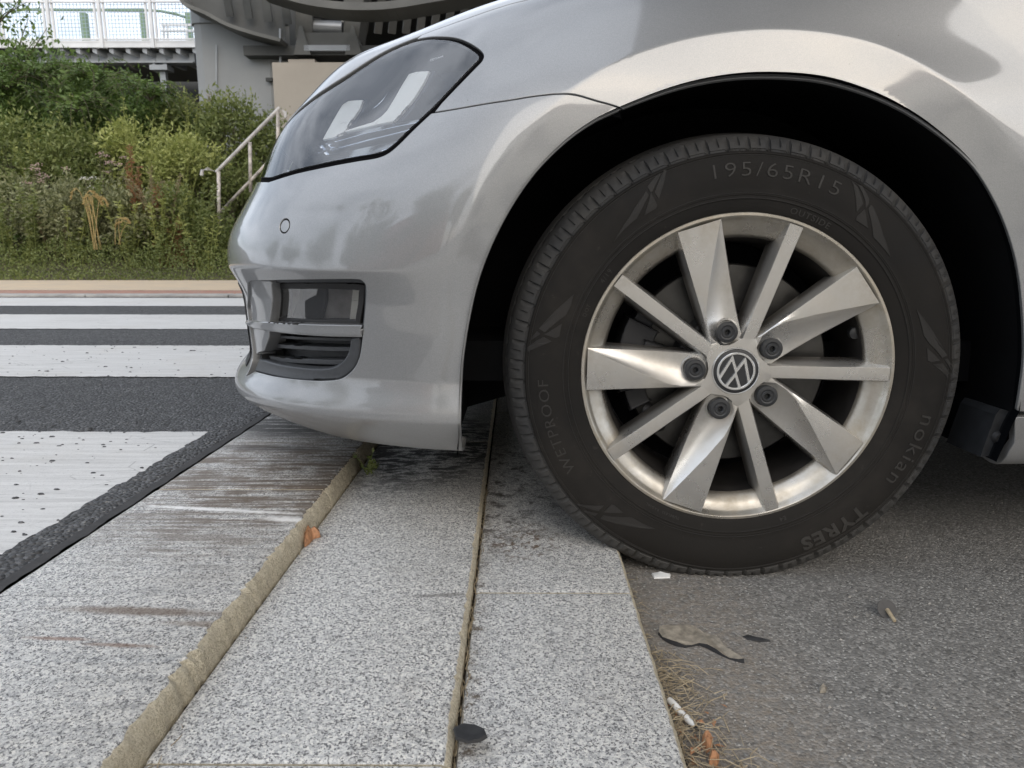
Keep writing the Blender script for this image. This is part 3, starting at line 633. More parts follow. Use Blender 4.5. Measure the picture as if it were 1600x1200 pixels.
def panel(name, outer, holes=(), mat=None, parent=None, off=0., sp=.006, depth=.012, gap=.0019, rnd=.0014, hdepth=None, extra=None, mirror=False, bump=None, lines=()):
    outer = inset(resamp(np.array(outer), sp), gap)
    holes = [inset(resamp(np.array(h), sp), -gap) for h in holes]
    u0, v0 = outer.min(0); u1, v1 = outer.max(0)
    gu = np.arange(u0, u1, sp); gv = np.arange(v0, v1, sp*.9); A, B = np.meshgrid(gu, gv, indexing='ij'); Q = np.stack([A.ravel(), B.ravel()], 1)
    Q[:, 0] += (np.arange(len(Q)) % 2)*sp*.01
    keep = inpoly(Q, outer)
    for h in holes: keep &= ~inpoly(Q, h)
    Q = Q[keep]
    for loop in [outer]+holes:
        L_ = resamp(loop, sp*.5)
        from mathutils import kdtree
        kd = kdtree.KDTree(len(L_))
        for i, p in enumerate(L_): kd.insert((p[0], p[1], 0), i)
        kd.balance(); Q = Q[np.array([kd.find((p[0], p[1], 0))[2] > sp*.45 for p in Q], bool)] if len(Q) else Q
    if len(lines):
        LP = []
        for ln in lines:
            ln = np.array(ln); a_ = np.gradient(ln, axis=0); a_ /= np.linalg.norm(a_, axis=1)[:, None]+1e-12; nn = np.stack([-a_[:, 1], a_[:, 0]], 1)
            ln2 = []; nn2 = []
            for i in range(len(ln)-1):
                k = max(1, int(np.linalg.norm(ln[i+1]-ln[i])/.0045))
                for t in range(k): ln2.append(ln[i]+(ln[i+1]-ln[i])*t/k); nn2.append(nn[i]+(nn[i+1]-nn[i])*t/k)
            ln2 = np.array(ln2); nn2 = np.array(nn2)
            for o_ in (-.0052, -.0026, -.0009, .0009, .0026, .0052): LP.append(ln2+nn2*o_)
        LP = np.vstack(LP); keep = inpoly(LP, inset(outer, .0012))
        for h in holes: keep &= ~inpoly(LP, inset(h, -.0012))
        LP = LP[keep]; kd = kdtree.KDTree(len(LP))
        for i, p in enumerate(LP): kd.insert((p[0], p[1], 0), i)
        kd.balance(); Q = Q[np.array([kd.find((p[0], p[1], 0))[2] > .0035 for p in Q], bool)]; Q = np.vstack([Q, LP])
    V = []; E = []
    for loop in [outer]+holes:
        b = len(V); V += [Vector((float(p[0]), float(p[1]))) for p in loop]; E += [(b+i, b+(i+1) % len(loop)) for i in range(len(loop))]
    V += [Vector((float(p[0]), float(p[1]))) for p in Q]
    vo, eo, fo, _, _, _ = geometry.delaunay_2d_cdt(V, E, [], 0, 1e-7)
    UV = np.array([(p.x, p.y) for p in vo]); T = np.array([f[:3] for f in fo])
    cen = UV[T].mean(1); keep = inpoly(cen, outer)
    for h in holes: keep &= ~inpoly(cen, h)
    T = T[keep]; used = np.unique(T); rm = -np.ones(len(UV), int); rm[used] = np.arange(len(used)); UV = UV[used]; T = rm[T]
    P, n, du, dv = surf(UV[:, 0], UV[:, 1], off)
    if bump is not None: P = P+n*bump(P, UV)[:, None]
    fn = np.cross(P[T[:, 1]]-P[T[:, 0]], P[T[:, 2]]-P[T[:, 0]]); flip = np.sum(fn*n[T[:, 0]], 1) < 0; T[flip] = T[flip][:, [0, 2, 1]]
    ec = {}
    for t in T:
        for a, b in ((t[0], t[1]), (t[1], t[2]), (t[2], t[0])):
            k = (min(a, b), max(a, b)); ec[k] = None if k in ec else (a, b)
    be = [e for e in ec.values() if e]
    acc = {}
    for a, b in be:
        d = P[b]-P[a]; tt = np.cross(d, n[a]); tt /= np.linalg.norm(tt)+1e-12
        for k in (a, b): acc[k] = acc.get(k, 0)+tt
    Vs = [tuple(p) for p in P]; Ns = [tuple(q) for q in n]; Fs = [tuple(t) for t in T.tolist()]; ring = {}
    hset = None
    if hdepth is not None and holes:
        from mathutils import kdtree
        kd = kdtree.KDTree(sum(len(h) for h in holes)); i = 0
        for h in holes:
            for p in h: kd.insert((p[0], p[1], 0), i); i += 1
        kd.balance()
    for k, t in acc.items():
        t = t/(np.linalg.norm(t)+1e-12); b = len(Vs); dp = depth
        if hdepth is not None and holes and kd.find((UV[k][0], UV[k][1], 0))[2] < sp*.3: dp = hdepth
        Vs += [tuple(P[k]+t*rnd*.6-n[k]*rnd*.25), tuple(P[k]+t*rnd-n[k]*rnd), tuple(P[k]+t*rnd-n[k]*dp)]
        m_ = n[k]*.6+t*.8; Ns += [tuple(m_), tuple(t), tuple(t)]; ring[k] = b
    for a, b in be:
        ra, rb = ring[a], ring[b]; Fs += [(b, a, ra, rb), (rb, ra, ra+1, rb+1), (rb+1, ra+1, ra+2, rb+2)]
    if extra is not None:
        b = len(Vs); ev, en, ef = extra; Vs += [tuple(p) for p in ev]; Ns += [tuple(p) for p in en]; Fs += [tuple(i+b for i in f) for f in ef]
    def mk(nm, Vs, Ns, Fs):
        me = bpy.data.meshes.new(nm); me.from_pydata(Vs, [], Fs); me.shade_smooth(); me.update()
        me.normals_split_custom_set_from_vertices(Ns); return link(nm, me, mat, parent)
    mV = [(a, 2*YC-b, c) for a, b, c in Vs]; mN = [(a, -b, c) for a, b, c in Ns]; mF = [f[::-1] for f in Fs]
    if mirror == 'join':
        b = len(Vs); return mk(name, Vs+mV, Ns+mN, Fs+[tuple(i+b for i in f) for f in mF])
    o = mk(name, Vs, Ns, Fs)
    if mirror == 'copy': mk(name, mV, mN, mF)
    return o
# ------------------------------------------------------------ feature outlines, photograph pixels
car = empty('parked_car', (HX, 1.2, 0)); tag(car, 'silver hatchback with its nose overhanging the stepped granite slabs', 'car')
def U(i): return KU[IC+i]
LAMP_LOW = [(673.5, 176.5), (655, 193.5), (639, 209), (624, 224), (608, 237.5), (590, 245.5), (560, 250.5), (526.9, 256.5), (495, 263), (463.6, 270), (440, 277), (420, 283.5)]
LAMP_TOP = [(447, 194), (461, 178), (476, 165), (492.4, 152), (515, 137), (541, 120.5), (570, 101), (598.8, 83.5), (625, 71), (650.5, 61.5), (668, 58), (682, 57), (708, 58.5), (727, 64.5), (744, 74), (754.5, 84), (753, 94), (742, 106), (713.8, 135), (690, 160)]
ll = uvs(cr(LAMP_LOW, 3)); lt = uvs(cr(LAMP_TOP, 3))
uN, uF = U(10), KU[-1]
hid = np.array([[ll[-1][0]+.10, ll[-1][1]+.006], [uN+.02, .585], [uN+.10, .62], [uN+.06, .655], [lt[0][0]+.12, lt[0][1]-.002]])
LAMP = np.vstack([ll, hid, lt])
print('LAMP tip uv', ll[-1], lt[0], 'U8,9,10', U(8), U(9), U(10), 'miss', MISS)
SEAM = uvs(cr([(976, 171), (955, 164), (930, 157), (905, 149.5), (888, 146.8), (872, 146.8), (860, 147.5), (830, 151), (800, 156), (760, 162), (720, 169), (690, 174), (673.5, 176.5)], 3))
iS = int(np.argmin(np.linalg.norm(ARCH-SEAM[0], axis=1)))
SEAM[0] = ARCH[iS]
vB = KV[0]+.02
FOGH = uvs(cr([(391, 440), (450, 438.6), (520, 437.5), (556, 437.6), (566, 440.5), (571, 449.5), (570, 478), (567.5, 505), (564, 540), (560, 560), (551, 577), (533, 590.5), (505, 594), (470, 592.5), (430, 587.5), (398, 579.5)], 4))
fh = np.array([[FOGH[-1][0]+.03, .262], [FOGH[-1][0]+.05, .285], [FOGH[-1][0]+.055, .33], [FOGH[-1][0]+.055, .37], [FOGH[0][0]+.02, FOGH[0][1]-.006]])
print('fog ends', FOGH[0], FOGH[-1])
FOG = np.vstack([FOGH, fh])
bumper = np.vstack([ARCH[:iS], SEAM, LAMP[1:len(ll)+2], [[uN+.12, .585], [uF, .585], [uF, vB]], [[ARCH[0][0], vB]]])
# centre grille opening in the bumper (beyond the corner)
sens = uv1(444.6, 353); SENS = np.array([[sens[0]+.0095*math.cos(t), sens[1]+.0095*math.sin(t)] for t in np.linspace(0, 6.283, 24, endpoint=False)])
panel('bumper', bumper, [FOG, SENS], M['paint'], car, sp=.006, depth=.0045, hdepth=.016, mirror='join', lines=[FL, [[U(4), KV[6]], [U(9), KV[6]]], [[U(3), KV[2]+.001], [U(9), KV[2]+.001]]])
_s = np.array(SEAM); panel('seam_backing', np.vstack([_s+[0, .012], (_s-[0, .012])[::-1]]), [], M['seal'], car, off=-.009, sp=.01, depth=.002)  # black strip put behind the panel gap to paint its shade
# fender
ft = uvs([(800, 5.5), (765, 16.5), (730, 29), (700, 39.5), (680, 46.5), (659, 54.5), (650.5, 61.5)])
k0 = int(np.argmin(np.linalg.norm(lt-ft[-1], axis=1)))
uD = KU[IC]+.36
d0 = ARCH[-1]
fender = np.vstack([ARCH[iS:], [[d0[0]-.004, .252], [uD, .250], [uD, KV[-2]], [U(0)+.6, KV[-2]]], ft[:-1], lt[k0:], SEAM[::-1][1:-1]])
panel('fender', fender, [], M['paint'], car, sp=.0055, depth=.0045, mirror='copy', lines=[FL])
# sill below the fender and door
sill_uv = uvs([(1588, 648), (1585, 660), (1583, 673), (1577, 688), (1566, 705), (1558, 713)])
sill_uv[:, 1] = np.linspace(.246, .195, len(sill_uv))
panel('sill', np.vstack([sill_uv, [[sill_uv[-1][0], vB], [KU[4]+.50, vB], [KU[4]+.50, .246]]]), [], M['paint'], car, sp=.012, mirror='copy',
      bump=lambda P, UV: .010*(1-sst(P[:, 2], .222, .2255)))
# hood: strip above the lamp plus the crowned top, one mesh
def hood_extra():
    us = np.linspace(KU[IC]-.05, uF, 70); E, n, du, dv = surf(us, np.full(len(us), KV[-1])); Em, _, _, _ = surf(us, np.full(len(us), KV[-1]-.01))
    Tg = (E-Em)/.01; nw = 16; rows = []
    for i in range(len(us)):
        Mx = np.array([max(E[i][0]+.0, -.20)+ .02, YC, E[i][2]+.055]); L_ = YC-E[i][1]; T0 = Tg[i]*L_*.9; T1 = np.array([0, L_, .0])
        r_ = []
        for t in np.linspace(0, 1, nw):
            r_.append((2*t**3-3*t**2+1)*E[i]+(t**3-2*t**2+t)*T0+(-2*t**3+3*t**2)*Mx+(t**3-t**2)*T1)
        rows.append(r_)
    R_ = np.array(rows); gu = np.gradient(R_, axis=0); gv = np.gradient(R_, axis=1); N_ = np.cross(gu, gv); N_ /= np.linalg.norm(N_, axis=2)[:, :, None]+1e-9
    N_[N_[:, :, 2] < 0] *= -1; V = R_.reshape(-1, 3); F_ = []
    for i in range(len(us)-1):
        for j in range(nw-1): a = i*nw+j; F_.append((a, a+1, a+nw+1, a+nw))
    return V, N_.reshape(-1, 3), F_
hx = hood_extra()
hood = np.vstack([ft[:-1][::-1][0:0], [[KU[IC]-.05, KV[-2]], [U(0)+.6, KV[-2]]], ft[:-1], lt[:k0+1][::-1]+np.array([0, .0095]), [[lt[0][0]+.12, lt[0][1]-.002], [uN+.06, .655], [uF, .665], [uF, KV[-1]], [KU[IC]-.05, KV[-1]]]])
panel('hood', hood, [], M['paint'], car, sp=.008, mirror='join', extra=hx, rnd=.002)
# grille strip between the lamps
panel('grille', [[uN+.12, .590], [uF, .590], [uF, .66], [uN+.08, .655]], [], M['black'], car, off=-.01, sp=.02, mirror='join')
panel('air_intake', [[FOG[:, 0].max()+.02, .27], [uF, .27], [uF, .41], [FOG[:, 0].max()+.05, .41]], [], M['black'], car, off=.002, sp=.02, mirror='join')
# doors and rear quarter: coarser panels of the same surface
def arcR():
    a = [];
    cx = 2.935
    for t in np.linspace(-112, 112, 40):
        a.append((cx+.372*math.sin(t*D2R), .302+.368*math.cos(t*D2R)))
    uo = []
    for X, Z in a:
        u = np.interp(-X, -PX[::1], KU) if False else KU[4]+(PX[4]-X)/(PX[4]-PX[5])*(KU[5]-KU[4]); uo.append([u, np.interp(Z, [.187, .238, .33, .50, .61, .665, .75], [.187, .238, .33, .50, .61, .67, .735])])
    return np.array(uo)
AR = arcR()
for (ua, ub) in [(KU[4]+.52, 2.62), (2.624, uD-.002)]:
    panel('door', [[ua, .25], [ub, .25], [ub, KV[-1]], [ua, KV[-1]]], [], M['paint'], car, sp=.03, mirror='copy')
rq = np.vstack([[[KU[0], .12]], [[AR[-1][0], .12]], AR[::-1], [[AR[0][0], .12]], [[KU[4]+.516, .12]], [[KU[4]+.516, KV[-1]]], [[KU[0], KV[-1]]]])
panel('rear_quarter', rq, [], M['paint'], car, sp=.03, mirror='join')
# glasshouse and roof
gx = [1.0, 1.35, 1.75, 2.3, 2.9, 3.3, 3.62]; gz = [.99, 1.22, 1.41, 1.455, 1.44, 1.36, .99]; gw = [.70, .64, .60, .60, .58, .57, .60]
V = []; Fc = [];
for X, Z, W in zip(gx, gz, gw):
    V += [(X, YC-.76, .945), (X, YC-W-.03, max(.96, Z-.06)), (X, YC-W*.8, Z-.004), (X, YC, Z+.012), (X, YC+W*.8, Z-.004), (X, YC+W+.03, max(.96, Z-.06)), (X, YC+.76, .945)]
for i in range(len(gx)-1):
    for j in range(6): a = i*7+j; Fc.append((a, a+1, a+8, a+7))
mi = [1 if (f % 6 in (0, 5) or f//6 in (0, 1, 5)) else 0 for f in range(len(Fc))]
mesh('cabin', V, Fc, [M['paint'], M['black']], car, True, mi, 40)
for s in (1, -1):
    gw_ = MB()
    for a, b in ((1.45, 2.18), (2.24, 2.85)):
        ya = lambda z: YC-s*(.765-(z-.945)/.42*.14)
        gw_.add([(a+.10, ya(.96), .96), (b, ya(.96), .96), (b, ya(1.34), 1.34), (a+.42 if a < 2 else a, ya(1.34), 1.34)], [(0, 1, 2, 3)])
    gw_.build('side_window', M['window'], car)
# floor pan, dark, closes the car underneath
MB().box((1.62, YC, .30), (3.7, 1.55, .06)).build('floor_pan', M['liner'], car)
# ------------------------------------------------------------ wheel arch liner
M['archlip'] = simple('arch_lip', (.003, .0035, .0045), .9, Specular_IOR_Level=.03)
def liner(cx, mirror=False, Apts=None, Y0=.975):
    A = Apts; c0 = np.array([cx, .30]); V = []; Fc = []
    prof = [(Y0-.004, .0035), (Y0+.008, .0038), (Y0+.012, .0042), (Y0+.03, .0065), (Y0+.10, .012), (Y0+.30, .010), (Y0+.31, -.20), (Y0+.31, -.34)]
    for p in A:
        d = p-c0; l = np.linalg.norm(d); d = d/l
        for y, o in prof: q_ = c0+d*max(l+o, .005); V.append((q_[0], (2*YC-y) if mirror else y, q_[1]))
    n = len(prof)
    for i in range(len(A)-1):
        for j in range(n-1): a = i*n+j; Fc.append((a, a+1, a+n+1, a+n))
    mi = [1 if (f % (n-1)) < 2 else 0 for f in range(len(Fc))]
    return mesh('wheel_arch_liner', V, Fc, [M['liner'], M['archlip']], car, True, mi, 30)
_ap = surf(ARCH[:, 0], ARCH[:, 1])[0]; A2 = _ap[:, [0, 2]]
A2 = np.vstack([[[A2[0][0]-.0, .196]], A2[2:], [[A2[-1][0]-.008, .235], [A2[-1][0]-.022, .185]]])
liner(.30, False, A2, .968); liner(.30, True, A2, .968)
rr = [np.array([2.935+.372*math.sin(t*D2R), .302+.368*math.cos(t*D2R)]) for t in np.linspace(-112, 112, 40)]
liner(2.935, False, rr, .975); liner(2.935, True, rr, .975)
# mud guard flap in front of the sill, with its fixing clip
g0_ = A2[-1]
mg = [(1563, 639), (1578, 643), (1582, 655), (1582, 670), (1576, 688), (1562, 710), (1532, 714), (1538, 696), (1547, 672), (1556, 648)]
P = [aty(x, y, .985) for x, y in mg]; V = [tuple(p) for p in P]+[(p.x-.004, 1.06, p.z) for p in P]; n = len(P)
mesh('mud_guard', V, [tuple(range(n))]+[(i, (i+1) % n, n+(i+1) % n, n+i) for i in range(n)], M['guard'], car, False)
p = aty(1559, 683, .984); MB().tube([(p.x, .984, p.z), (p.x, .978, p.z)], [.009, .006], 14).build('clip', M['black'], car, True, 40)
# ------------------------------------------------------------ headlight
def inner_curve(pts, off, n=1): return uvs(cr(pts, n) if n > 1 else pts, off)
lamp = panel('headlight', inset(resamp(LAMP, .006), .0005), [], M['bucket'], car, off=-.055, sp=.010, depth=.004, gap=.001)
RIM = inset(resamp(LAMP, .006), .0075)
panel('lamp_seal_backing', inset(resamp(LAMP, .006), -.011), [RIM], M['seal'], lamp, off=-.005, sp=.005, depth=.03, gap=.0003, rnd=.001)  # seal widened as black backing, painting the shade of the hood gap
panel('lamp_side_wall', inset(resamp(LAMP, .006), .0072), [inset(resamp(LAMP, .006), .0085)], M['black'], lamp, off=-.004, sp=.005, depth=.05, gap=.0002, rnd=.0005)
panel('lens', inset(resamp(LAMP, .006), .0066), [], M['lens'], lamp, off=-.0012, sp=.006, depth=.001, gap=.0, rnd=.0003)
gA = [(505, 217), (515, 199), (525, 181), (535, 164), (541, 158.5), (553, 157.2), (565.5, 156.8), (561, 169), (549, 187), (535.5, 207), (520, 214)]
gB = [(538, 205), (560, 198), (583, 191), (596, 182), (605, 173), (616, 155), (628, 134), (639, 116), (650, 112.6), (669, 111.5), (661, 128), (646, 152), (627, 176), (616, 188), (590, 193), (560, 200)]
gA = np.array(gA); gB = np.array(gB)
for g in (gA, gB):
    uvp = uvs(g, -.028)
    panel('light_guide', uvp, [], M['guide'], lamp, off=-.028, sp=.006, depth=.018, gap=.0, rnd=.0015)
    panel('guide_frame', inset(resamp(uvp, .006), -.007), [inset(resamp(uvp, .006), -.0005)], M['bucket'], lamp, off=-.032, sp=.005, depth=.02, gap=0, rnd=.002)
for a, b, o_, m_ in [([(478, 228), (520, 216.5), (570, 203), (620, 193), (655, 187)], [(651, 191), (618, 197.5), (570, 208), (522, 221.5), (480, 233)], -.030, 'lampchrome'),
                  ([(480, 237), (530, 224), (585, 211), (640, 200)], [(637, 203), (585, 216), (532, 230), (484, 243)], -.036, 'lampchrome'),
                  ([(470, 252), (520, 241), (560, 233), (620, 220)], [(612, 230), (585, 239), (530, 248), (474, 260)], -.034, 'lampchrome')]:
    panel('reflector_strip', uvs(a+b, o_), [], M[m_], lamp, off=o_, sp=.006, depth=.012, gap=0, rnd=.002)
# shallow bowl of the projector behind the guides
pj = uv1(585, 150, -.045); panel('projector_ring', [[pj[0]+.034*math.cos(t), pj[1]+.034*math.sin(t)] for t in np.linspace(0, 6.283, 36, endpoint=False)],
      [[[pj[0]+.027*math.cos(t), pj[1]+.027*math.sin(t)] for t in np.linspace(0, 6.283, 36, endpoint=False)]], M['lampchrome'], lamp, off=-.045, sp=.006, depth=.02, gap=0)
# ------------------------------------------------------------ text mapped on a surface frame
def textmesh(s, size, ext=.0004, bold=0, space=1.0, aspect=1.0):
    cu = bpy.data.curves.new('t', 'FONT'); cu.body = s; cu.size = size; cu.extrude = ext; cu.align_x = 'CENTER'; cu.align_y = 'CENTER'; cu.space_character = space; cu.offset = bold; cu.resolution_u = 3
    ob = bpy.data.objects.new('t', cu); COL.objects.link(ob); dg = bpy.context.evaluated_depsgraph_get(); me = ob.evaluated_get(dg).to_mesh()
    V = [(v.co.x*aspect, v.co.y, v.co.z) for v in me.vertices]; Fc = [tuple(p.vertices) for p in me.polygons]
    ob.evaluated_get(dg).to_mesh_clear(); bpy.data.objects.remove(ob); bpy.data.curves.remove(cu); return V, Fc
M['print'] = simple('white_print', (.9, .93, .96), .5)
V, Fc = textmesh('CETIWM', .0052, .0001, 0, 1.0, 1.15)
a, b = (np.array(uv1(x, y, -.01)) for x, y in ((668, 102.5), (704, 91)))
c_ = (a+b)/2; ax = (b-a)/np.linalg.norm(b-a); ay = np.array([-ax[1], ax[0]]);
if ay[1] < 0: ay = -ay
UVt = np.array([c_+ax*v[0]+ay*v[1] for v in V]); Pt, nt_, _, _ = surf(UVt[:, 0], UVt[:, 1], -.004); Pt += nt_*np.array([v[2] for v in V])[:, None]
mesh('lens_marking', Pt, Fc, M['print'], lamp)
# ------------------------------------------------------------ fog lamp recess
fog = panel('fog_recess', inset(resamp(FOG, .006), .001), [], M['greyplastic'], car, off=-.050, sp=.012, depth=.003, gap=0)
panel('recess_frame', inset(resamp(FOG, .006), .0012), [inset(resamp(FOG, .006), .0065)], M['greyplastic'], fog, off=-.012, sp=.006, depth=.036, gap=0, rnd=.002)
side = uvs([(386, 440.5), (421, 441.5), (419, 500), (417, 528), (410, 547), (398, 553)], -.002); sd_ = np.array([[side[-1][0]+.05, .335], [side[0][0]+.05, side[0][1]]])
panel('recess_cheek', np.vstack([side, sd_]), [], M['paint'], fog, off=-.004, sp=.006, depth=.03, gap=0, rnd=.002)
fl = [(439.5, 449.5), (500, 449), (553, 450.5), (563, 452), (561.5, 475), (557, 501.5), (500, 501.5), (437.5, 497)]
flu = uvs(fl, -.020)
M['fogglass'] = mk_glass('fog_glass', (.85, .85, .85), 1.6, .03, .20)
M['foginner'] = simple('fog_reflector', (.36, .34, .33), .35, .4, .35, 25)
fo = panel('fog_lamp', inset(resamp(flu, .006), -.006), [flu], M['black'], fog, off=-.018, sp=.006, depth=.03, gap=0, rnd=.002)
panel('reflector', flu, [], M['foginner'], fo, off=-.036, sp=.008, depth=.002, gap=0)
bowl = uvs([(470, 450), (508, 450), (502, 500), (455, 500)], -.030)
panel('bulb_shield', bowl, [], M['black'], fo, off=-.030, sp=.008, depth=.008, gap=0)
for i in range(22):
    y0 = 451.5+i*2.25; x0 = 551.5-(y0-451)*.105; q4 = uvs([(x0, y0), (x0+10.5, y0+.2), (x0+10.5, y0+1.9), (x0, y0+1.7)], -.024)
    panel('ribbed_reflector', q4, [], M['guide'], fo, off=-.024, sp=.012, depth=.004, gap=0, rnd=.0003)
panel('fog_lens', flu, [], M['fogglass'], fo, off=-.020, sp=.008, depth=.002, gap=0)
tr = [(392, 502), (420, 504.5), (470, 507.5), (520, 509), (566.5, 509.5)]; tb = [(565.5, 525.5), (520, 525), (470, 522), (430, 517.5), (405, 513.5), (392, 510.5)]
def roundbar(uvp):
    v0, v1 = uvp[:, 1].min(), uvp[:, 1].max()
    return uvp
trp = uvs(tr+tb, -.002); ex = np.array([[trp[-1][0]+.03, trp[-1][1]-.002], [trp[0][0]+.03, trp[0][1]]]); trp = np.vstack([trp, ex])
mid_ = lambda UV: .5*(np.interp(-UV[:, 0], -trp[:5, 0][::1], trp[:5, 1])+np.interp(-UV[:, 0], -trp[5:11, 0][::-1], trp[5:11, 1][::-1]))
def barb(P, UV):
    o = np.argsort(trp[:5, 0]); top = np.interp(UV[:, 0], trp[:5, 0][o], trp[:5, 1][o]); o2 = np.argsort(trp[5:11, 0]); bot = np.interp(UV[:, 0], trp[5:11, 0][o2], trp[5:11, 1][o2])
    t = np.clip((UV[:, 1]-bot)/(top-bot+1e-6), 0, 1)*2-1; return -.006*t*t
panel('trim_strip', trp, [], M['paint'], fog, off=.0045, sp=.0022, depth=.02, gap=0, rnd=.0015, bump=barb)
for a, b in [([(431, 537), (470, 541), (520, 543.5), (557, 543.5)], [(556, 548), (520, 548), (470, 545.5), (432, 541.5)]), ([(420, 556), (470, 561.5), (520, 563.5), (549, 563)], [(546, 568.5), (520, 569), (470, 567), (423, 561.5)]), ([(430, 523), (480, 527), (530, 529), (564, 529)], [(563, 532), (530, 532), (480, 530), (430, 526)])]:
    panel('slat', uvs(a+b, -.022), [], M['greyplastic'], fog, off=-.022, sp=.008, depth=.026, gap=0, rnd=.0015)
lo = uvs(cr([(560, 529), (559.5, 550), (551.5, 572), (530, 588.5), (500, 591.5), (460, 590), (430, 585), (399, 577)], 3)+cr([(404, 563), (440, 573), (490, 579), (520, 577), (538, 566), (547, 550), (550, 532)], 3), -.006)
panel('recess_lip', lo, [], M['greyplastic'], fog, off=-.006, sp=.006, depth=.04, gap=0, rnd=.004)
# parking sensor
ps = panel('parking_sensor', inset(SENS, .0008), [inset(SENS, .0022)], M['seal'], car, off=-.0025, sp=.003, depth=.008, gap=0, rnd=.0003)
panel('sensor_face', inset(SENS, .0014), [], M['paint'], ps, off=-.0006, sp=.003, depth=.004, gap=0, rnd=.0004)
print('rays missed', MISS)
# ============================================================ wheel (local frame: x right, y inward, z up, origin at hub on the tyre's outer plane)
RT = .3222
def lathe(prof, n, closed=False, a0=0):
    V = []; Fc = []; m = len(prof)
    for i in range(n):
        t = 2*math.pi*i/n+a0; s, c = math.sin(t), math.cos(t)
        for r, y in prof: V.append((r*s, y, r*c))
    for i in range(n):
        i2 = (i+1) % n
        for j in range(m-1): Fc.append((i*m+j, i2*m+j, i2*m+j+1, i*m+j+1))
    return V, Fc
def pol(a, r, y): return Vector((r*math.sin(a*D2R), y, r*math.cos(a*D2R)))
SW = [(.2075, .020), (.2085, .010), (.212, .0065), (.216, .0050), (.222, .0035), (.2285, .0024), (.2292, .0017), (.2308, .0017), (.2315, .0020), (.2338, .0018), (.2345, .0012), (.2358, .0012), (.2365, .0014),
      (.245, .0004), (.256, 0), (.268, .0008), (.278, .0030), (.2855, .0062), (.2868, .0056), (.2882, .0060), (.290, .0082), (.2925, .0102), (.2935, .0094), (.2965, .0110), (.3000, .0128), (.3055, .0178), (.3095, .0240), (.3130, .033), (.3150, .043), (.3165, .056), (.3168, .060), (.309, .062), (.309, .068), (.3172, .070), (RT, .085), (RT, .094), (.310, .096), (.310, .102), (RT, .104), (RT, .12), (.317, .140), (.311, .165), (.303, .178), (.28, .190), (.25, .195), (.21, .180)]
def ysw(r):
    a = np.array(SW[2:26]); return float(np.interp(r, a[:, 0], a[:, 1]))
def groove(t, r, y):
    """lateral shoulder slots and sipes, returns depth to cut"""
    NB = 70; p = (t/(2*math.pi)*NB); sw_ = .10*math.sin(p*1.7);
    if r < .2920 or y > .062: return 0
    q_ = (p+1.2*max(0, (y-.012))/.05*.25) % 1.0
    k = 0
    if q_ < .065: k = .0065 if r > .308 else .0038
    elif .52 < q_ < .56 and y > .0125: k = .0028
    elif (.30 < q_ < .33 or .76 < q_ < .79) and y > .03: k = .002
    return k
def make_tyre(parent, simple_=False):
    NB = 70; sub = [0, .010, .058, .07, .30, .305, .325, .33, .52, .525, .555, .56, .76, .765, .785, .79]
    ts = []
    for b in range(NB):
        j = .10*math.sin(b*2.4)
        for s in sub: ts.append((b+s)*2*math.pi/NB)
    V = []; Fc = []; m = len(SW); mi = []
    for t in ts:
        s, c = math.sin(t), math.cos(t)
        for r, y in SW:
            g = groove(t+1e-5, r, y); rr_ = r-g; x, z, yy = rr_*s, rr_*c, y+(g*.6 if y < .03 else 0)
            # standing flat on the ground, with a slight bulge above the contact patch
            if z < -.24:
                k = (-.24-z)/.07; b_ = max(0, 1-abs(x)/.16)*max(0, k)
                if y < .03: yy -= .006*b_
                elif y > .16: yy += .006*b_
            if z < -.3015: z = -.3015+(z+.3015)*.03
            V.append((x, yy, z))
    n = len(ts)
    for i in range(n):
        i2 = (i+1) % n
        for j in range(m-1): Fc.append((i*m+j, i2*m+j, i2*m+j+1, i*m+j+1)); mi.append(1 if j >= 20 and j < 42 else 0)
    return mesh('tyre', V, Fc, [M['rubber'], M['tread']], parent, True, mi, 32)
wheel0 = None
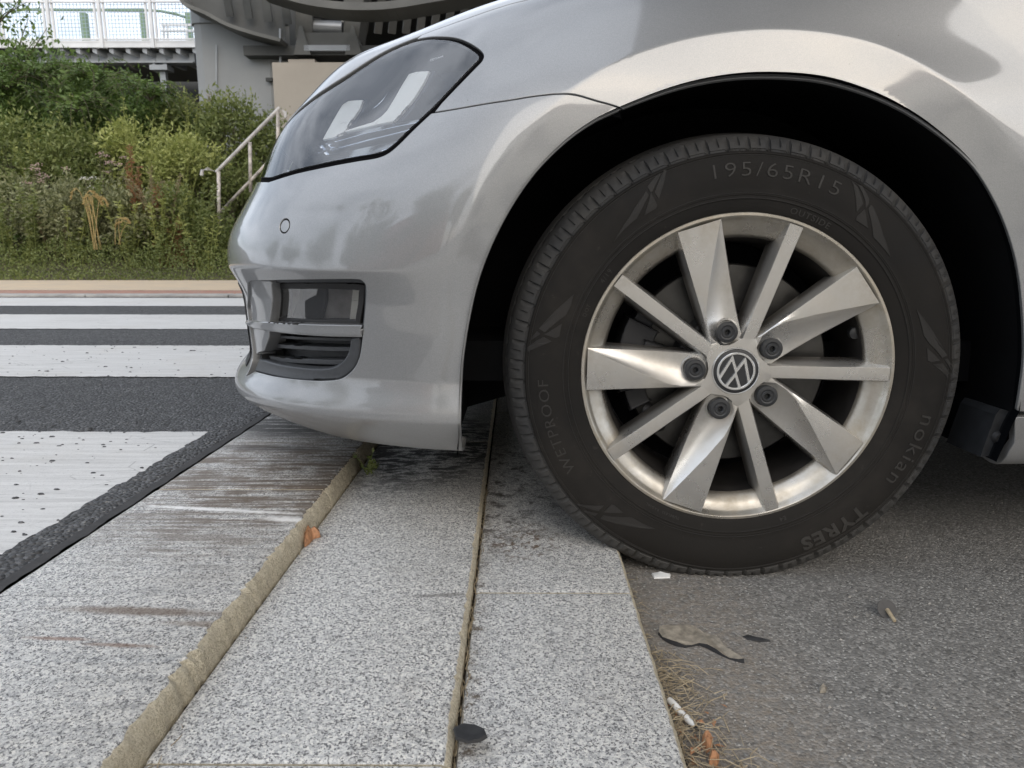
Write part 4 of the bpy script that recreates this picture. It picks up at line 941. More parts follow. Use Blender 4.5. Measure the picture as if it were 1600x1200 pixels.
def build_wheel(origin):
    # barrel is the wheel's own mesh
    lip = [(.2070, .016), (.2115, .0095), (.2128, .0068), (.2118, .0050), (.2085, .0048), (.2065, .0062), (.2045, .0095), (.2015, .0125), (.1935, .0170), (.1850, .0230), (.1815, .0270), (.1800, .0320)]
    inner = [(.1800, .032), (.1775, .045), (.1745, .075), (.1735, .13), (.1755, .160), (.185, .178), (.205, .185)]
    V, Fc = lathe(inner, 96); o = mesh('wheel', [(a+origin[0], b+origin[1], c+origin[2]) for a, b, c in V], Fc, M['barrel'], car, True, None, 40)
    me = o.data
    # move the mesh into the wheel's own frame
    me.transform(Matrix.Translation(-Vector(origin))); o.parent = car; o.matrix_parent_inverse = Matrix.Identity(4); o.location = Vector(origin)-Vector(car.location); o.rotation_euler = (0, 0, STEER)
    def ch(name, V, Fc, mat, smooth=True, auto=35, mi=None):
        me = bpy.data.meshes.new(name); me.from_pydata([tuple(map(float, v)) for v in V], [], [tuple(map(int, f)) for f in Fc])
        if smooth: me.shade_smooth()
        if auto: me.set_sharp_from_angle(angle=auto*D2R)
        c = bpy.data.objects.new(name, me); COL.objects.link(c); c.parent = o
        for m_ in (mat if isinstance(mat, list) else [mat]): me.materials.append(m_)
        if mi: me.polygons.foreach_set('material_index', mi)
        return c
    t = make_tyre(None); t.parent = o; t.matrix_parent_inverse = Matrix.Identity(4)
    V, Fc = lathe(lip, 192); ch('rim_flange', V, Fc, M['alloy_dirty'], True, 28)
    # spokes, welded into one face with the hub
    V = []; Fc = []
    def av(p): V.append(tuple(p)); return len(V)-1
    rows = [.058, .075, .093, .126, .165, .2060]; cang = [-38.0, -34, -29, -20, -13.5, -9.3]
    def line(a1, r1, a2, r2, f):
        p = pol(a1, r1, 0).lerp(pol(a2, r2, 0), f); return p
    Hh = .0135; HY = .0125     # hub face depth
    fr = [0.0, .11, .23, .45, .72, 1]
    for k in range(5):
        K = 72*k; g = {}
        def pt(a, r, y): return av(pol(a+K, r, y))
        cc = pt(-43.5, .0500, HY); cw = pt(9, .0455, HY)
        arc = [cc, pt(-33, .0425, HY), pt(-24, .0385, HY), pt(-16, .0372, HY), pt(-8, .0385, HY), pt(1, .0415, HY), cw]
        cap = [pt(a, .0325, HY-.0004) for a in (-43.5, -33, -24, -16, -8, 1, 9)]
        nx = [pt(18.7, .0325, HY-.0004), pt(28.5, .0325, HY-.0004)]; ccn = pt(28.5, .0500, HY)
        for i in range(6): Fc.append((cap[i], cap[i+1], arc[i+1], arc[i]))
        mid = pt(18.7, .050, HY); Fc.append((cap[6], nx[0], mid, cw)); Fc.append((nx[0], nx[1], ccn, mid))
        # rows across the wide spoke
        def mat_pt(p, y): p = p.copy(); p.y = y; return av(Matrix.Rotation(K*D2R, 3, 'Y') @ p)
        crY = [.0115, .0108, .0100, .0085, .0068, .0050]; ceY = [.0128, .0122, .0115, .010, .0082, .0062]; cwY = [.0185, .0215, .0235, .0225, .0155, .0066]
        R_ = []
        for i in range(6):
            pc = line(-43.5, .050, -25.3, .206, fr[i] if i else .03); cr_ = pol(cang[i], rows[i], 0); pe = line(9, .0465, -9.0, .206, fr[i] if i else .02)
            row = [mat_pt(pc, ceY[i]), mat_pt(pc.lerp(cr_, .5), (ceY[i]+crY[i])/2-.0004), mat_pt(cr_, crY[i])]
            for s_ in (.12, .34, .58, .8, 1):
                y = crY[i]+(cwY[i]-crY[i])*(s_**.8)+(.0035*math.sin(s_*math.pi) if i < 4 else 0); row.append(mat_pt(cr_.lerp(pe, s_), y))
            R_.append(row)
        for i in range(5):
            for j in range(7): Fc.append((R_[i][j], R_[i][j+1], R_[i+1][j+1], R_[i+1][j]))
        # step down from hub face to the pocket
        lowarc = [pt(-43, .0505, .0128), pt(-36, .0475, .0128), pt(-33, .0445, .0135), pt(-24, .0402, .0195), pt(-16, .0388, .021), pt(-8, .0402, .021), pt(1, .0435, .0200), pt(8.6, .0465, .0185)]
        up = [arc[0], arc[0], arc[1], arc[2], arc[3], arc[4], arc[5], arc[6]]
        for i in range(7):
            if up[i] == up[i+1]: Fc.append((up[i], lowarc[i+1], lowarc[i]))
            else: Fc.append((up[i], up[i+1], lowarc[i+1], lowarc[i]))
            Fc.append((lowarc[i], lowarc[i+1], R_[0][i+1], R_[0][i]))
        # side walls with draft
        def wall(ids, outward, dep=.046, spread=.0045, flipit=False):
            low = []
            for q_ in ids:
                p = Vector(V[q_]); low.append(av((p.x+outward.x*spread, max(p.y+.02, dep), p.z+outward.z*spread)))
            m1 = []
            for a_, b_ in zip(ids, low):
                p = Vector(V[a_]).lerp(Vector(V[b_]), .12); p.x += outward.x*.0012; p.z += outward.z*.0012; m1.append(av(p))
            for i in range(len(ids)-1):
                for A_, B_ in ((ids, m1), (m1, low)):
                    f = (A_[i], A_[i+1], B_[i+1], B_[i]); Fc.append(f if not flipit else f[::-1])
        rot = Matrix.Rotation(K*D2R, 3, 'Y')
        d1 = rot @ (pol(-25.3, .206, 0)-pol(-43.5, .05, 0)).normalized(); o1 = Vector((-d1.z, 0, d1.x)) ;
        if o1.dot(rot @ pol(-60, 1, 0)) < 0: o1 = -o1
        wall([cc]+[r[0] for r in R_], o1)
        d2 = rot @ (pol(-9, .206, 0)-pol(9, .0465, 0)).normalized(); o2 = Vector((-d2.z, 0, d2.x))
        if o2.dot(rot @ pol(40, 1, 0)) < 0: o2 = -o2
        wall([cw]+[r[-1] for r in R_], o2, flipit=True)
        # thin spoke
        T = []
        for i in range(7):
            f = i/6; pl = pol(9, .0455, 0).lerp(pol(16.3, .2065, 0), f); pr = pol(28.5, .0500, 0).lerp(pol(21.3, .2065, 0), f)
            y = HY+(.0052-HY)*f; T.append([mat_pt(pl, y), mat_pt(pl.lerp(pr, .5), y-.0003), mat_pt(pr, y)])
        Fc.append((cw, mid, T[0][1], T[0][0])); Fc.append((mid, ccn, T[0][2], T[0][1]))
        for i in range(6):
            for j in range(2): Fc.append((T[i][j], T[i][j+1], T[i+1][j+1], T[i+1][j]))
        dl = rot @ (pol(16.3, .206, 0)-pol(9, .0455, 0)).normalized(); ol = Vector((-dl.z, 0, dl.x))
        if ol.dot(rot @ pol(-30, 1, 0)) < 0: ol = -ol
        wall([r[0] for r in T], ol, spread=.008);
        orr = -ol; wall([r[2] for r in T], orr, spread=.006, flipit=True)
    bm = bmesh.new();
    for v in V: bm.verts.new(v)
    bm.verts.ensure_lookup_table()
    for f in Fc:
        f = [i for n_, i in enumerate(f) if i not in f[:n_]]
        try: bm.faces.new([bm.verts[i] for i in f])
        except ValueError: pass
    bmesh.ops.remove_doubles(bm, verts=bm.verts, dist=.0002); bmesh.ops.recalc_face_normals(bm, faces=bm.faces)
    me = bpy.data.meshes.new('rim_spokes'); bm.to_mesh(me); bm.free(); me.shade_smooth(); me.set_sharp_from_angle(angle=24*D2R)
    sp = bpy.data.objects.new('rim_spokes', me); COL.objects.link(sp); sp.parent = o; me.materials.append(M['alloy'])
    bv = sp.modifiers.new('bevel', 'BEVEL'); bv.width = .0017; bv.segments = 3; bv.limit_method = 'ANGLE'; bv.angle_limit = 22*D2R; bv.harden_normals = False
    # bolt caps, with a hex socket
    for k in range(5):
        c = pol(-16+72*k, .056, 0); prof = [(.0146, .026), (.0146, .0085), (.0138, .0072), (.0100, .0066), (.0092, .0072), (.0078, .0074), (.0070, .0066), (.0044, .0066), (.0036, .0075), (.0026, .013), (.0005, .013)]
        V1, F1 = lathe(prof, 30); ch('bolt_cap', [(a+c.x, b, d+c.z) for a, b, d in V1], F1, M['bolt'], True, 30)
        V1, F1 = lathe([(.0182, .0225), (.0172, .0200), (.0158, .0200), (.0150, .0222)], 30)
        ch('bolt_seat', [(a+c.x, b-.001, d+c.z) for a, b, d in V1], F1, M['alloy'], True, 40)
    # hub cap with emblem
    V1, F1 = lathe([(.0328, .016), (.0328, .0116), (.0320, .0106), (.0312, .0106), (.0306, .0112)], 64); hc = ch('hub_cap', V1, F1, M['emblem'], True, 30)
    V1, F1 = lathe([(.0308, .0150), (.0308, .0122), (.0290, .0112), (.0160, .0110), (.0002, .0110)], 64); ch('emblem_disc', V1, F1, M['bolt'], True, 50)
    E = MB(); V1, F1 = lathe([(.0262, .0112), (.0262, .0092), (.0256, .0088), (.0238, .0088), (.0232, .0092), (.0232, .0112)], 64); E.add(V1, F1)
    rot = Matrix.Rotation(188*D2R, 3, 'Y')
    def stroke(pts, w_, yo=0.):
        n = len(pts); L_ = []; R2 = []
        for i in range(n):
            p = Vector(pts[i]); d = None
            if i == 0: d = (Vector(pts[1])-p).normalized(); m = Vector((-d.y, d.x)); s_ = 1
            elif i == n-1: d = (p-Vector(pts[-2])).normalized(); m = Vector((-d.y, d.x)); s_ = 1
            else:
                d1 = (p-Vector(pts[i-1])).normalized(); d2 = (Vector(pts[i+1])-p).normalized(); n1 = Vector((-d1.y, d1.x)); n2 = Vector((-d2.y, d2.x)); m = (n1+n2).normalized(); s_ = min(2.6, 1/max(.2, m.dot(n1)))
            L_.append(p+m*w_/2*s_); R2.append(p-m*w_/2*s_)
        Vv = []; R = .0245
        for lst, y in ((L_, .0112), (L_, .0089+yo), (R2, .0089+yo), (R2, .0112)):
            pass
        for i in range(n):
            for q_, y, k_ in ((L_[i], .0112, 1), (L_[i].lerp(R2[i], .16), .0089+yo, 1), (L_[i].lerp(R2[i], .84), .0089+yo, 1), (R2[i], .0112, 1)):
                Vv.append(rot @ Vector((q_.x*R, y, q_.y*R)))
        Ff = []
        for i in range(n-1):
            for j in range(3): Ff.append((i*4+j, i*4+j+1, (i+1)*4+j+1, (i+1)*4+j))
        E.add(Vv, Ff)
    stroke([(-.38, .90), (0, .16), (.38, .90)], .20)
    stroke([(-.84, .52), (-.36, -.70), (0, .0), (.36, -.70), (.84, .52)], .20, .0002)
    e = ch('emblem', E.v, E.f, M['emblem'], False, None)
    # valve stub, balance weight
    c = pol(74, .178, .050); V1, F1 = lathe([(.0085, .012), (.0085, .002), (.006, 0), (.0005, 0)], 16); ch('valve', [(a+c.x, b+c.y-.012, d+c.z) for a, b, d in V1], F1, M['bolt'], True, 40)
    # brake disc, bell, caliper
    V1, F1 = lathe([(.075, .062), (.080, .070), (.142, .070), (.144, .072), (.144, .092), (.080, .092)], 96); ch('brake_disc', V1, F1, M['disc'], True, 30)
    V1, F1 = lathe([(.001, .040), (.060, .042), (.074, .050), (.075, .070)], 48); ch('disc_bell', V1, F1, M['barrel'], True, 30)
    V1, F1 = lathe([(.0005, .130), (.172, .131)], 48); ch('dust_shield', V1, F1, M['liner'], True, 30)
    cb = MB()
    for (a1, a2, r0, r1, y0, y1) in [(-104, -64, .112, .158, .050, .115), (-96, -72, .098, .125, .045, .062), (-116, -104, .120, .150, .058, .100), (-64, -54, .122, .150, .058, .10)]:
        n = 8; Vv = []
        for i in range(n+1):
            a_ = a1+(a2-a1)*i/n
            for r, y in ((r0, y0), (r1, y0), (r1, y1), (r0, y1)): Vv.append(pol(a_, r, y))
        Ff = [(0, 1, 2, 3), (n*4+3, n*4+2, n*4+1, n*4)]
        for i in range(n):
            for j in range(4): Ff.append((i*4+j, i*4+(j+1) % 4, (i+1)*4+(j+1) % 4, (i+1)*4+j))
        cb.add(Vv, Ff)
    ca = ch('caliper', cb.v, cb.f, M['caliper'], False, None); bv = ca.modifiers.new('bevel', 'BEVEL'); bv.width = .004; bv.segments = 2
    hb = MB(); hb.tube([pol(-120, .13, .07), pol(-128, .120, .06), pol(-136, .132, .07)], .010, 10); hb.tube([pol(-84, .105, .048), pol(-84, .118, .044)], .012, 12)
    ch('brake_hose', hb.v, hb.f, M['caliper'], True, 40)['kind'] = 'stuff'
    # ---- tyre lettering and marks, raised on the sidewall
    small = MB()
    def ring_text(s, size, rc, a_c, h=.0005, bold=0, space=1.05, aspect=1.0, each=False, mat='rubber_mark'):
        V1, F1 = textmesh(s, size, .5, bold, space, aspect)
        Vv = []
        for x, y, z in V1:
            r = rc+y; a_ = a_c*D2R+x/rc; top = z > 0
            Vv.append((r*math.sin(a_), ysw(r)-(h if top else -.001), r*math.cos(a_)))
        if not each: small.add(Vv, F1); return
        # one object per letter: connected islands, holes kept with their letter by x overlap
        par = list(range(len(Vv)))
        def fd(i):
            while par[i] != i: par[i] = par[par[i]]; i = par[i]
            return i
        for f in F1:
            for i in f[1:]: par[fd(i)] = fd(f[0])
        gr_ = {}
        for f in F1: gr_.setdefault(fd(f[0]), []).append(f)
        for fs in gr_.values():
            ids = sorted({i for f in fs for i in f}); rm = {i: n_ for n_, i in enumerate(ids)}
            ch('raised_letter', [Vv[i] for i in ids], [[rm[i] for i in f] for f in fs], M[mat], False, None)
    ring_text('195/65R15', .0262, .2655, 7.4, .0010, -.0003, 1.20, 1.30, True)
    ring_text('WETPROOF', .0205, .2640, 252.5, .0009, -.0002, 1.14, 1.16, True)
    ring_text('nokian', .0300, .2690, 114, .0010, -.0001, 1.16, 1.18, True)
    ring_text('TYRES', .0285, .2690, 146.5, .0010, .0009, 1.14, 1.15, True)
    ring_text('OUTSIDE', .0110, .2215, 22, .0007, 0, 1.15, 1.15)
    ring_text('TREADWEAR 300   TRACTION A   TEMPERATURE A', .0055, .2910, 12, .0005, 0, 1.2, 1.2)
    ring_text('4/19', .0100, .2225, -54.5, .0006, 0, 1.2, 1)
    ring_text('TUBELESS  RADIAL', .0050, .2220, 205, .0005, 0, 1.3, 1)
    ring_text('DOT', .0075, .2225, -68, .0005, 0, 1.2, 1)
    ring_text('E4', .0085, .2230, 160, .0005, 0, 1.2, 1)
    c_ = ch('sidewall_print', small.v, small.f, M['rubber_mark'], False, None); c_['kind'] = 'stuff'
    # diamond-cut flashes, outlines taken from the photograph and laid on the real sidewall
    Rw = Matrix.Rotation(STEER, 3, 'Z'); nrm_ = Rw @ Vector((0, 1, 0)); O_ = Vector(origin)
    def onw(x, y):
        d = ray(x, y); t = (O_-CAM).dot(nrm_)/d.dot(nrm_); q_ = Rw.inverted() @ (CAM+d*t-O_); return (math.degrees(math.atan2(q_.x, q_.z)), math.hypot(q_.x, q_.z))
    MK = [(940, 240, .11667, [[(785, 255), (745, 290), (618, 440), (655, 515), (680, 510), (800, 275)], [(845, 215), (885, 222), (830, 420), (768, 610), (712, 520), (760, 400)], [(598, 503), (632, 560), (545, 730), (470, 870), (300, 1020), (160, 1190), (380, 840)], [(660, 520), (748, 690), (728, 735), (575, 830), (640, 620)]]),
     (1310, 260, .13333, [[(180, 165), (240, 240), (290, 440), (210, 535), (205, 380)], [(250, 205), (300, 225), (370, 380), (360, 430), (318, 495), (328, 440), (290, 300)], [(385, 450), (410, 470), (520, 790), (610, 1060), (410, 830), (350, 500)], [(308, 500), (345, 725), (205, 630), (215, 590)]]),
     (810, 420, .13333, [[(650, 300), (560, 380), (240, 705), (310, 745), (560, 540), (610, 440)], [(510, 645), (480, 790), (440, 812), (300, 770), (345, 750)], [(165, 800), (220, 735), (255, 768), (120, 870)], [(295, 800), (390, 850), (110, 980), (105, 930), (210, 850)]]),
     (1420, 480, .11667, [[(100, 20), (180, 130), (380, 420), (535, 650), (455, 680), (270, 480), (200, 380)], [(240, 545), (420, 715), (300, 735), (250, 715)], [(490, 700), (550, 695), (635, 830), (635, 905)], [(325, 765), (465, 755), (625, 960), (620, 1020)]]),
     (860, 760, .1125, [[(340, 262), (745, 262), (670, 345), (480, 310)], [(850, 250), (885, 260), (1010, 365), (740, 362)], [(735, 405), (1130, 430), (1450, 590), (920, 520), (700, 460)], [(400, 340), (660, 385), (620, 430)]]),
     (1100, 820, .1, [[(130, 325), (520, 345), (850, 550), (790, 600), (600, 530), (350, 420)], [(690, 362), (900, 350), (960, 430), (910, 495)], [(1000, 430), (1330, 665), (1230, 690), (1010, 590)], [(985, 600), (1200, 705), (1000, 720)]])]
    for x0, y0, s_, polys in MK:
        for pl in polys:
            pts = [onw(x0+a_*s_, y0+b_*s_) for a_, b_ in pl]; pts = [(a_+360 if a_ < pts[0][0]-180 else a_-360 if a_ > pts[0][0]+180 else a_, r) for a_, r in pts]; R_ = []
            for i in range(len(pts)):       # subdivide edges so that the mark follows the curved wall
                (a0_, r0_), (a1_, r1_) = pts[i], pts[(i+1) % len(pts)]
                for t in (0, .33, .66): R_.append((a0_+(a1_-a0_)*t, r0_+(r1_-r0_)*t))
            n = len(R_); ca_ = sum(p[0] for p in R_)/n; cr_ = sum(p[1] for p in R_)/n
            Vv = [pol(a_, r, ysw(r)-.0008) for a_, r in R_]+[pol(a_, r, ysw(r)+.001) for a_, r in R_]+[pol(ca_, cr_, ysw(cr_)-.0008)]
            ch('sidewall_flash', Vv, [(i, (i+1) % n, 2*n) for i in range(n)]+[(i, n+i, n+(i+1) % n, (i+1) % n) for i in range(n)], M['rubber_flash'], False, None)
    for rr_ in (.2302, .2372, .2846):
        V1, F1 = lathe([(rr_-.0006, ysw(rr_)+.0006), (rr_-.0003, ysw(rr_)-.0007), (rr_+.0003, ysw(rr_)-.0007), (rr_+.0006, ysw(rr_)+.0006)], 180); ch('sidewall_rib', V1, F1, M['rubber_flash'], True, 60)
    ser = MB()
    for i in range(420):
        a_ = i*360/420
        if 0 < (a_ % 360) < 40 or a_ > 345: continue
        pts = [(a_-.14, .2897), (a_+.14, .2897), (a_+.14, .2920), (a_-.14, .2920)]
        ser.add([pol(q_, r, ysw(r)-.0004) for q_, r in pts]+[pol(q_, r, ysw(r)+.001) for q_, r in pts], [(0, 1, 2, 3)]+[(k, 4+k, 4+(k+1) % 4, (k+1) % 4) for k in range(4)])
    c_ = ch('serration', ser.v, ser.f, M['rubber_mark'], False, None); c_['kind'] = 'stuff'
    return o
wheel0 = build_wheel((HX, DY, HZ))
kids = list(wheel0.children)
for (x, y, rz) in [(2.935, DY, 0), (HX, 2*YC-DY, math.pi), (2.935, 2*YC-DY, math.pi)]:
    c = wheel0.copy(); COL.objects.link(c); c.location = Vector((x, y, HZ))-Vector(car.location); c.rotation_euler = (0, 0, rz+(STEER if x == HX else 0))
    for k in kids:
        if k.name.split('.')[0] in ('raised_letter', 'sidewall_print', 'sidewall_flash', 'sidewall_rib', 'serration', 'bolt_seat'): continue
        d = k.copy(); COL.objects.link(d); d.parent = c
# ============================================================ background
def leafmat(name, a, b, rough=.55):
    q = NM(name); ri = q.geo.outputs['Random Per Island']
    c = q.mix(ri, a, b); c = q.mix(q.mr(q.noise(1.2, 3), .35, .65, 0, .5), c, tuple(x*.7 for x in a))
    m_ = q.fin(c, rough, 0); tl = q.n('ShaderNodeBsdfTranslucent'); q.set(tl.inputs[0], q.mix(.5, c, (.10, .16, .02))); ms = q.n('ShaderNodeMixShader'); ms.inputs[0].default_value = .28
    q.l(q.b.outputs[0], ms.inputs[1]); q.l(tl.outputs[0], ms.inputs[2]); q.l(ms.outputs[0], q.t.nodes['Material Output'].inputs[0]); return m_
M['lf_dark'] = leafmat('leaves_dark', (.085, .145, .036), (.18, .26, .070))
M['lf_mid'] = leafmat('leaves_mid', (.15, .19, .055), (.29, .32, .11))
M['lf_light'] = leafmat('leaves_light', (.32, .36, .10), (.54, .56, .20))
M['lf_grey'] = leafmat('leaves_grey', (.20, .21, .10), (.40, .40, .22))
M['lf_rust'] = leafmat('leaves_rust', (.27, .125, .065), (.42, .22, .11))
M['lf_dry'] = leafmat('leaves_dry', (.24, .19, .11), (.40, .32, .20))
M['lf_gold'] = leafmat('leaves_gold', (.52, .38, .16), (.70, .52, .24))
M['twig'] = simple('twig', (.085, .075, .045), .8, 0, .4, 20)
M['flower'] = simple('flower_white', (.62, .60, .55), .8, 0, .2, 20)
M['pinkflower'] = simple('flower_pinkish', (.40, .28, .25), .8, 0, .3, 20)
def leaves(C, D, Ln, Wd):
    """arrays: centres, directions, lengths, widths -> bent two-triangle leaves"""
    n = len(C); D = D/np.linalg.norm(D, axis=1)[:, None]; R = rng.normal(size=(n, 3)); S = np.cross(D, R); S /= np.linalg.norm(S, axis=1)[:, None]+1e-9; N_ = np.cross(S, D)
    a = C; b = C+D*(Ln*.5)[:, None]+S*(Wd*.5)[:, None]+N_*(Ln*.08)[:, None]; c = C+D*Ln[:, None]-N_*(Ln*.06)[:, None]; d = C+D*(Ln*.5)[:, None]-S*(Wd*.5)[:, None]+N_*(Ln*.08)[:, None]
    return np.stack([a, b, c, d], 1).reshape(-1, 3), np.arange(4*n).reshape(n, 4)
def qmesh(name, V, Q, mat, parent=None):
    me = bpy.data.meshes.new(name); me.vertices.add(len(V)); me.vertices.foreach_set('co', V.ravel()); me.loops.add(Q.size); me.loops.foreach_set('vertex_index', Q.ravel().astype(np.int32))
    me.polygons.add(len(Q)); me.polygons.foreach_set('loop_start', np.arange(0, Q.size, Q.shape[1], dtype=np.int32)); me.update(calc_edges=True); me.validate()
    o = link(name, me, mat, parent); o['kind'] = 'stuff'; return o
# the bank
def bank_z(x, y):
    t = np.clip((y-7.0)/4.2, 0, 1); h = np.interp(x, [-16, -6, -4.2, -3.2, -2, 8], [2.0, 1.55, 1.35, .95, .75, .75])
    return Z1+.01+h*(t*t*(3-2*t))
V = []; Fc = []; bx = np.linspace(-20, 14, 70); by = np.linspace(7.0, 13.5, 30)
for y in by:
    for x in bx: V.append((x, y, float(bank_z(x, y))+rng.normal(0, .02)*(y > 7.1)))
for j in range(29):
    for i in range(69): a = j*70+i; Fc.append((a, a+1, a+71, a+70))
tag(mesh('bank', V, Fc, M['earth'], None, True), kind='structure')
tag(mesh('upper_ground', [(-60, 13.4, Z1+.75), (60, 13.4, Z1+.75), (60, 200, 1.2), (-60, 200, 1.2)], [(0, 1, 2, 3)], M['earth']), kind='structure')
def shrub(name, px, py, Y, rx, ry, rz, n, mat, lab, cat='shrub', leaf=.05, stems=9, grp='shrubs on the bank', droop=0):
    """crown centred on the photograph pixel at depth Y, clumped leaves on stems"""
    c = np.array(aty(px, py, Y)); zb = float(bank_z(c[0], Y)); root = empty(name, (c[0], Y, zb)); tag(root, lab, cat, grp)
    k = stems*6; cl = rng.normal(size=(k, 3)); cl /= np.linalg.norm(cl, axis=1)[:, None]; cl *= (rng.uniform(.35, 1.0, k)**.6)[:, None]; cl = c+cl*np.array([rx, ry, rz])
    cl[:, 2] = np.maximum(cl[:, 2], zb+.03)
    which = rng.integers(0, k, n); sg = np.array([rx, ry, rz]).mean()*.17; C = cl[which]+rng.normal(0, sg, (n, 3)); C[:, 2] = np.maximum(C[:, 2], zb+.01)
    D = rng.normal(size=(n, 3))+(C-c)/np.array([rx, ry, rz])*.7+np.array([0, 0, .25-droop]); Ln = leaf*rng.uniform(.7, 1.9, n); V, Q = leaves(C, D, Ln, Ln*rng.uniform(.28, .5, n))
    qmesh('foliage', V, Q, mat, root)
    s = MB()
    for i in range(0, k, 2):
        e = Vector(cl[i]); b = Vector((c[0]+rng.normal(0, rx*.25), Y+rng.normal(0, ry*.25), zb-.05)); s.tube([b, b.lerp(e, .5)+Vector((rng.normal(0, .04), 0, .03)), e], [.010, .006, .002], 4, cap=False)
    s.build('stem', M['twig'], root)['kind'] = 'stuff'
def fern(name, spots, mat, lab, Y0, n=26, ln=.75, leaf=.06, grp='arching fronds'):
    """arching pinnate fronds from a base"""
    for i, (px, py, Y) in enumerate(spots):
        c = np.array(aty(px, py, Y)); root = empty(name, tuple(c)); tag(root, lab[i], 'shrub', grp); Cs = []; Ds = []; Ls = []; s = MB()
        for f in range(n):
            a = rng.uniform(0, 6.28); up = rng.uniform(.5, 1.0); L_ = ln*rng.uniform(.6, 1.2); d = np.array([math.cos(a), math.sin(a)*.7, 0]); P_ = []
            for t in np.linspace(0, 1, 16):
                P_.append(c+d*L_*t*.85+np.array([0, 0, L_*(up*t*1.1-.95*t*t)]))
            P_ = np.array(P_); s.tube([Vector(p) for p in P_[::3]], [.006, .005, .004, .003, .002, .0015][:len(P_[::3])], 4, cap=False)
            for j in range(2, 16):
                tg = P_[j]-P_[j-1]; sd_ = np.cross(tg, [0, 0, 1]); sd_ /= np.linalg.norm(sd_)+1e-9
                for sg in (-1, 1): Cs.append(P_[j]); Ds.append(sd_*sg+tg/np.linalg.norm(tg)*.5+np.array([0, 0, -.15])+rng.normal(0, .12, 3)); Ls.append(leaf*1.5*math.sin(math.pi*min(1, j/15*.8+.25)))
        V, Q = leaves(np.array(Cs), np.array(Ds), np.array(Ls), np.array(Ls)*.26); qmesh('frond', V, Q, mat, root); s.build('stem', M['twig'], root)['kind'] = 'stuff'
# dark mass first, then paler growth in front
SH = [
 (-60, 170, 10.4, 1.1, .8, .75, 9000, 'lf_dark', 'dark green shrub rising at the far left edge under the railing', .05),
 (60, 165, 10.2, .85, .7, .62, 9000, 'lf_dark', 'large dark green shrub below the white bridge railing', .05),
 (165, 185, 9.9, .75, .6, .55, 8000, 'lf_dark', 'dark green shrub in the middle of the bank under the grey girder', .05),
 (240, 205, 9.8, .55, .5, .42, 5000, 'lf_dark', 'low dark shrub left of the grey bridge pier', .045),
 (300, 200, 9.9, .50, .5, .34, 4500, 'lf_mid', 'mid green shrub at the foot of the grey pier', .045),
 (365, 215, 9.6, .5, .5, .42, 4500, 'lf_mid', 'shrub between the grey pier and the stair railing', .042),
 (430, 235, 9.9, .5, .5, .40, 3500, 'lf_mid', 'shrub partly behind the car headlight', .042),
 (20, 250, 9.0, .8, .5, .42, 7000, 'lf_mid', 'mid green bush at the left edge halfway up the bank', .042),
 (120, 262, 8.9, .6, .5, .40, 6500, 'lf_mid', 'mid green bush halfway up the bank under the dark shrub', .040),
 (215, 255, 8.9, .5, .4, .42, 6000, 'lf_light', 'light yellow green bush with upright shoots in the middle of the bank', .040),
 (290, 262, 8.8, .42, .4, .34, 4500, 'lf_light', 'light green bush left of the stair railing foot', .038),
 (30, 330, 8.1, .65, .4, .34, 6000, 'lf_grey', 'grey green weeds low on the bank at the left edge', .036),
 (115, 340, 8.0, .5, .35, .32, 5500, 'lf_grey', 'grey green weeds around the golden grass', .034),
 (205, 345, 8.0, .5, .35, .32, 5500, 'lf_grey', 'grey green weeds right of the golden grass', .034),
 (275, 345, 8.0, .36, .35, .34, 4500, 'lf_mid', 'green weeds beside the rust coloured dock stems', .034),
 (330, 370, 8.0, .30, .3, .28, 3500, 'lf_mid', 'deep green growth at the foot of the stair railing', .032),
 (345, 290, 8.9, .35, .3, .30, 3000, 'lf_mid', 'green growth behind the first railing post', .036),
 (400, 300, 9.2, .40, .3, .34, 3000, 'lf_mid', 'green growth behind the sloping lower handrail', .036)]
for (px, py, Y, rx, ry, rz, n, m_, lab, lf_) in SH: shrub('shrub', px, py, Y, rx, ry, rz, n, M[m_], lab, leaf=lf_)
fern('fern_shrub', [(60, 125, 9.6), (150, 128, 9.4), (235, 158, 9.3), (120, 175, 9.1), (10, 140, 9.5)], M['lf_dark'], ['feathery arching shrub at the top of the bank left of centre', 'feathery arching shrub just below the grey girder', 'feathery arching shrub left of the slim bridge support', 'feathery arching shrub lower on the middle of the bank', 'feathery arching shrub at the left edge under the railing'], 9.5)
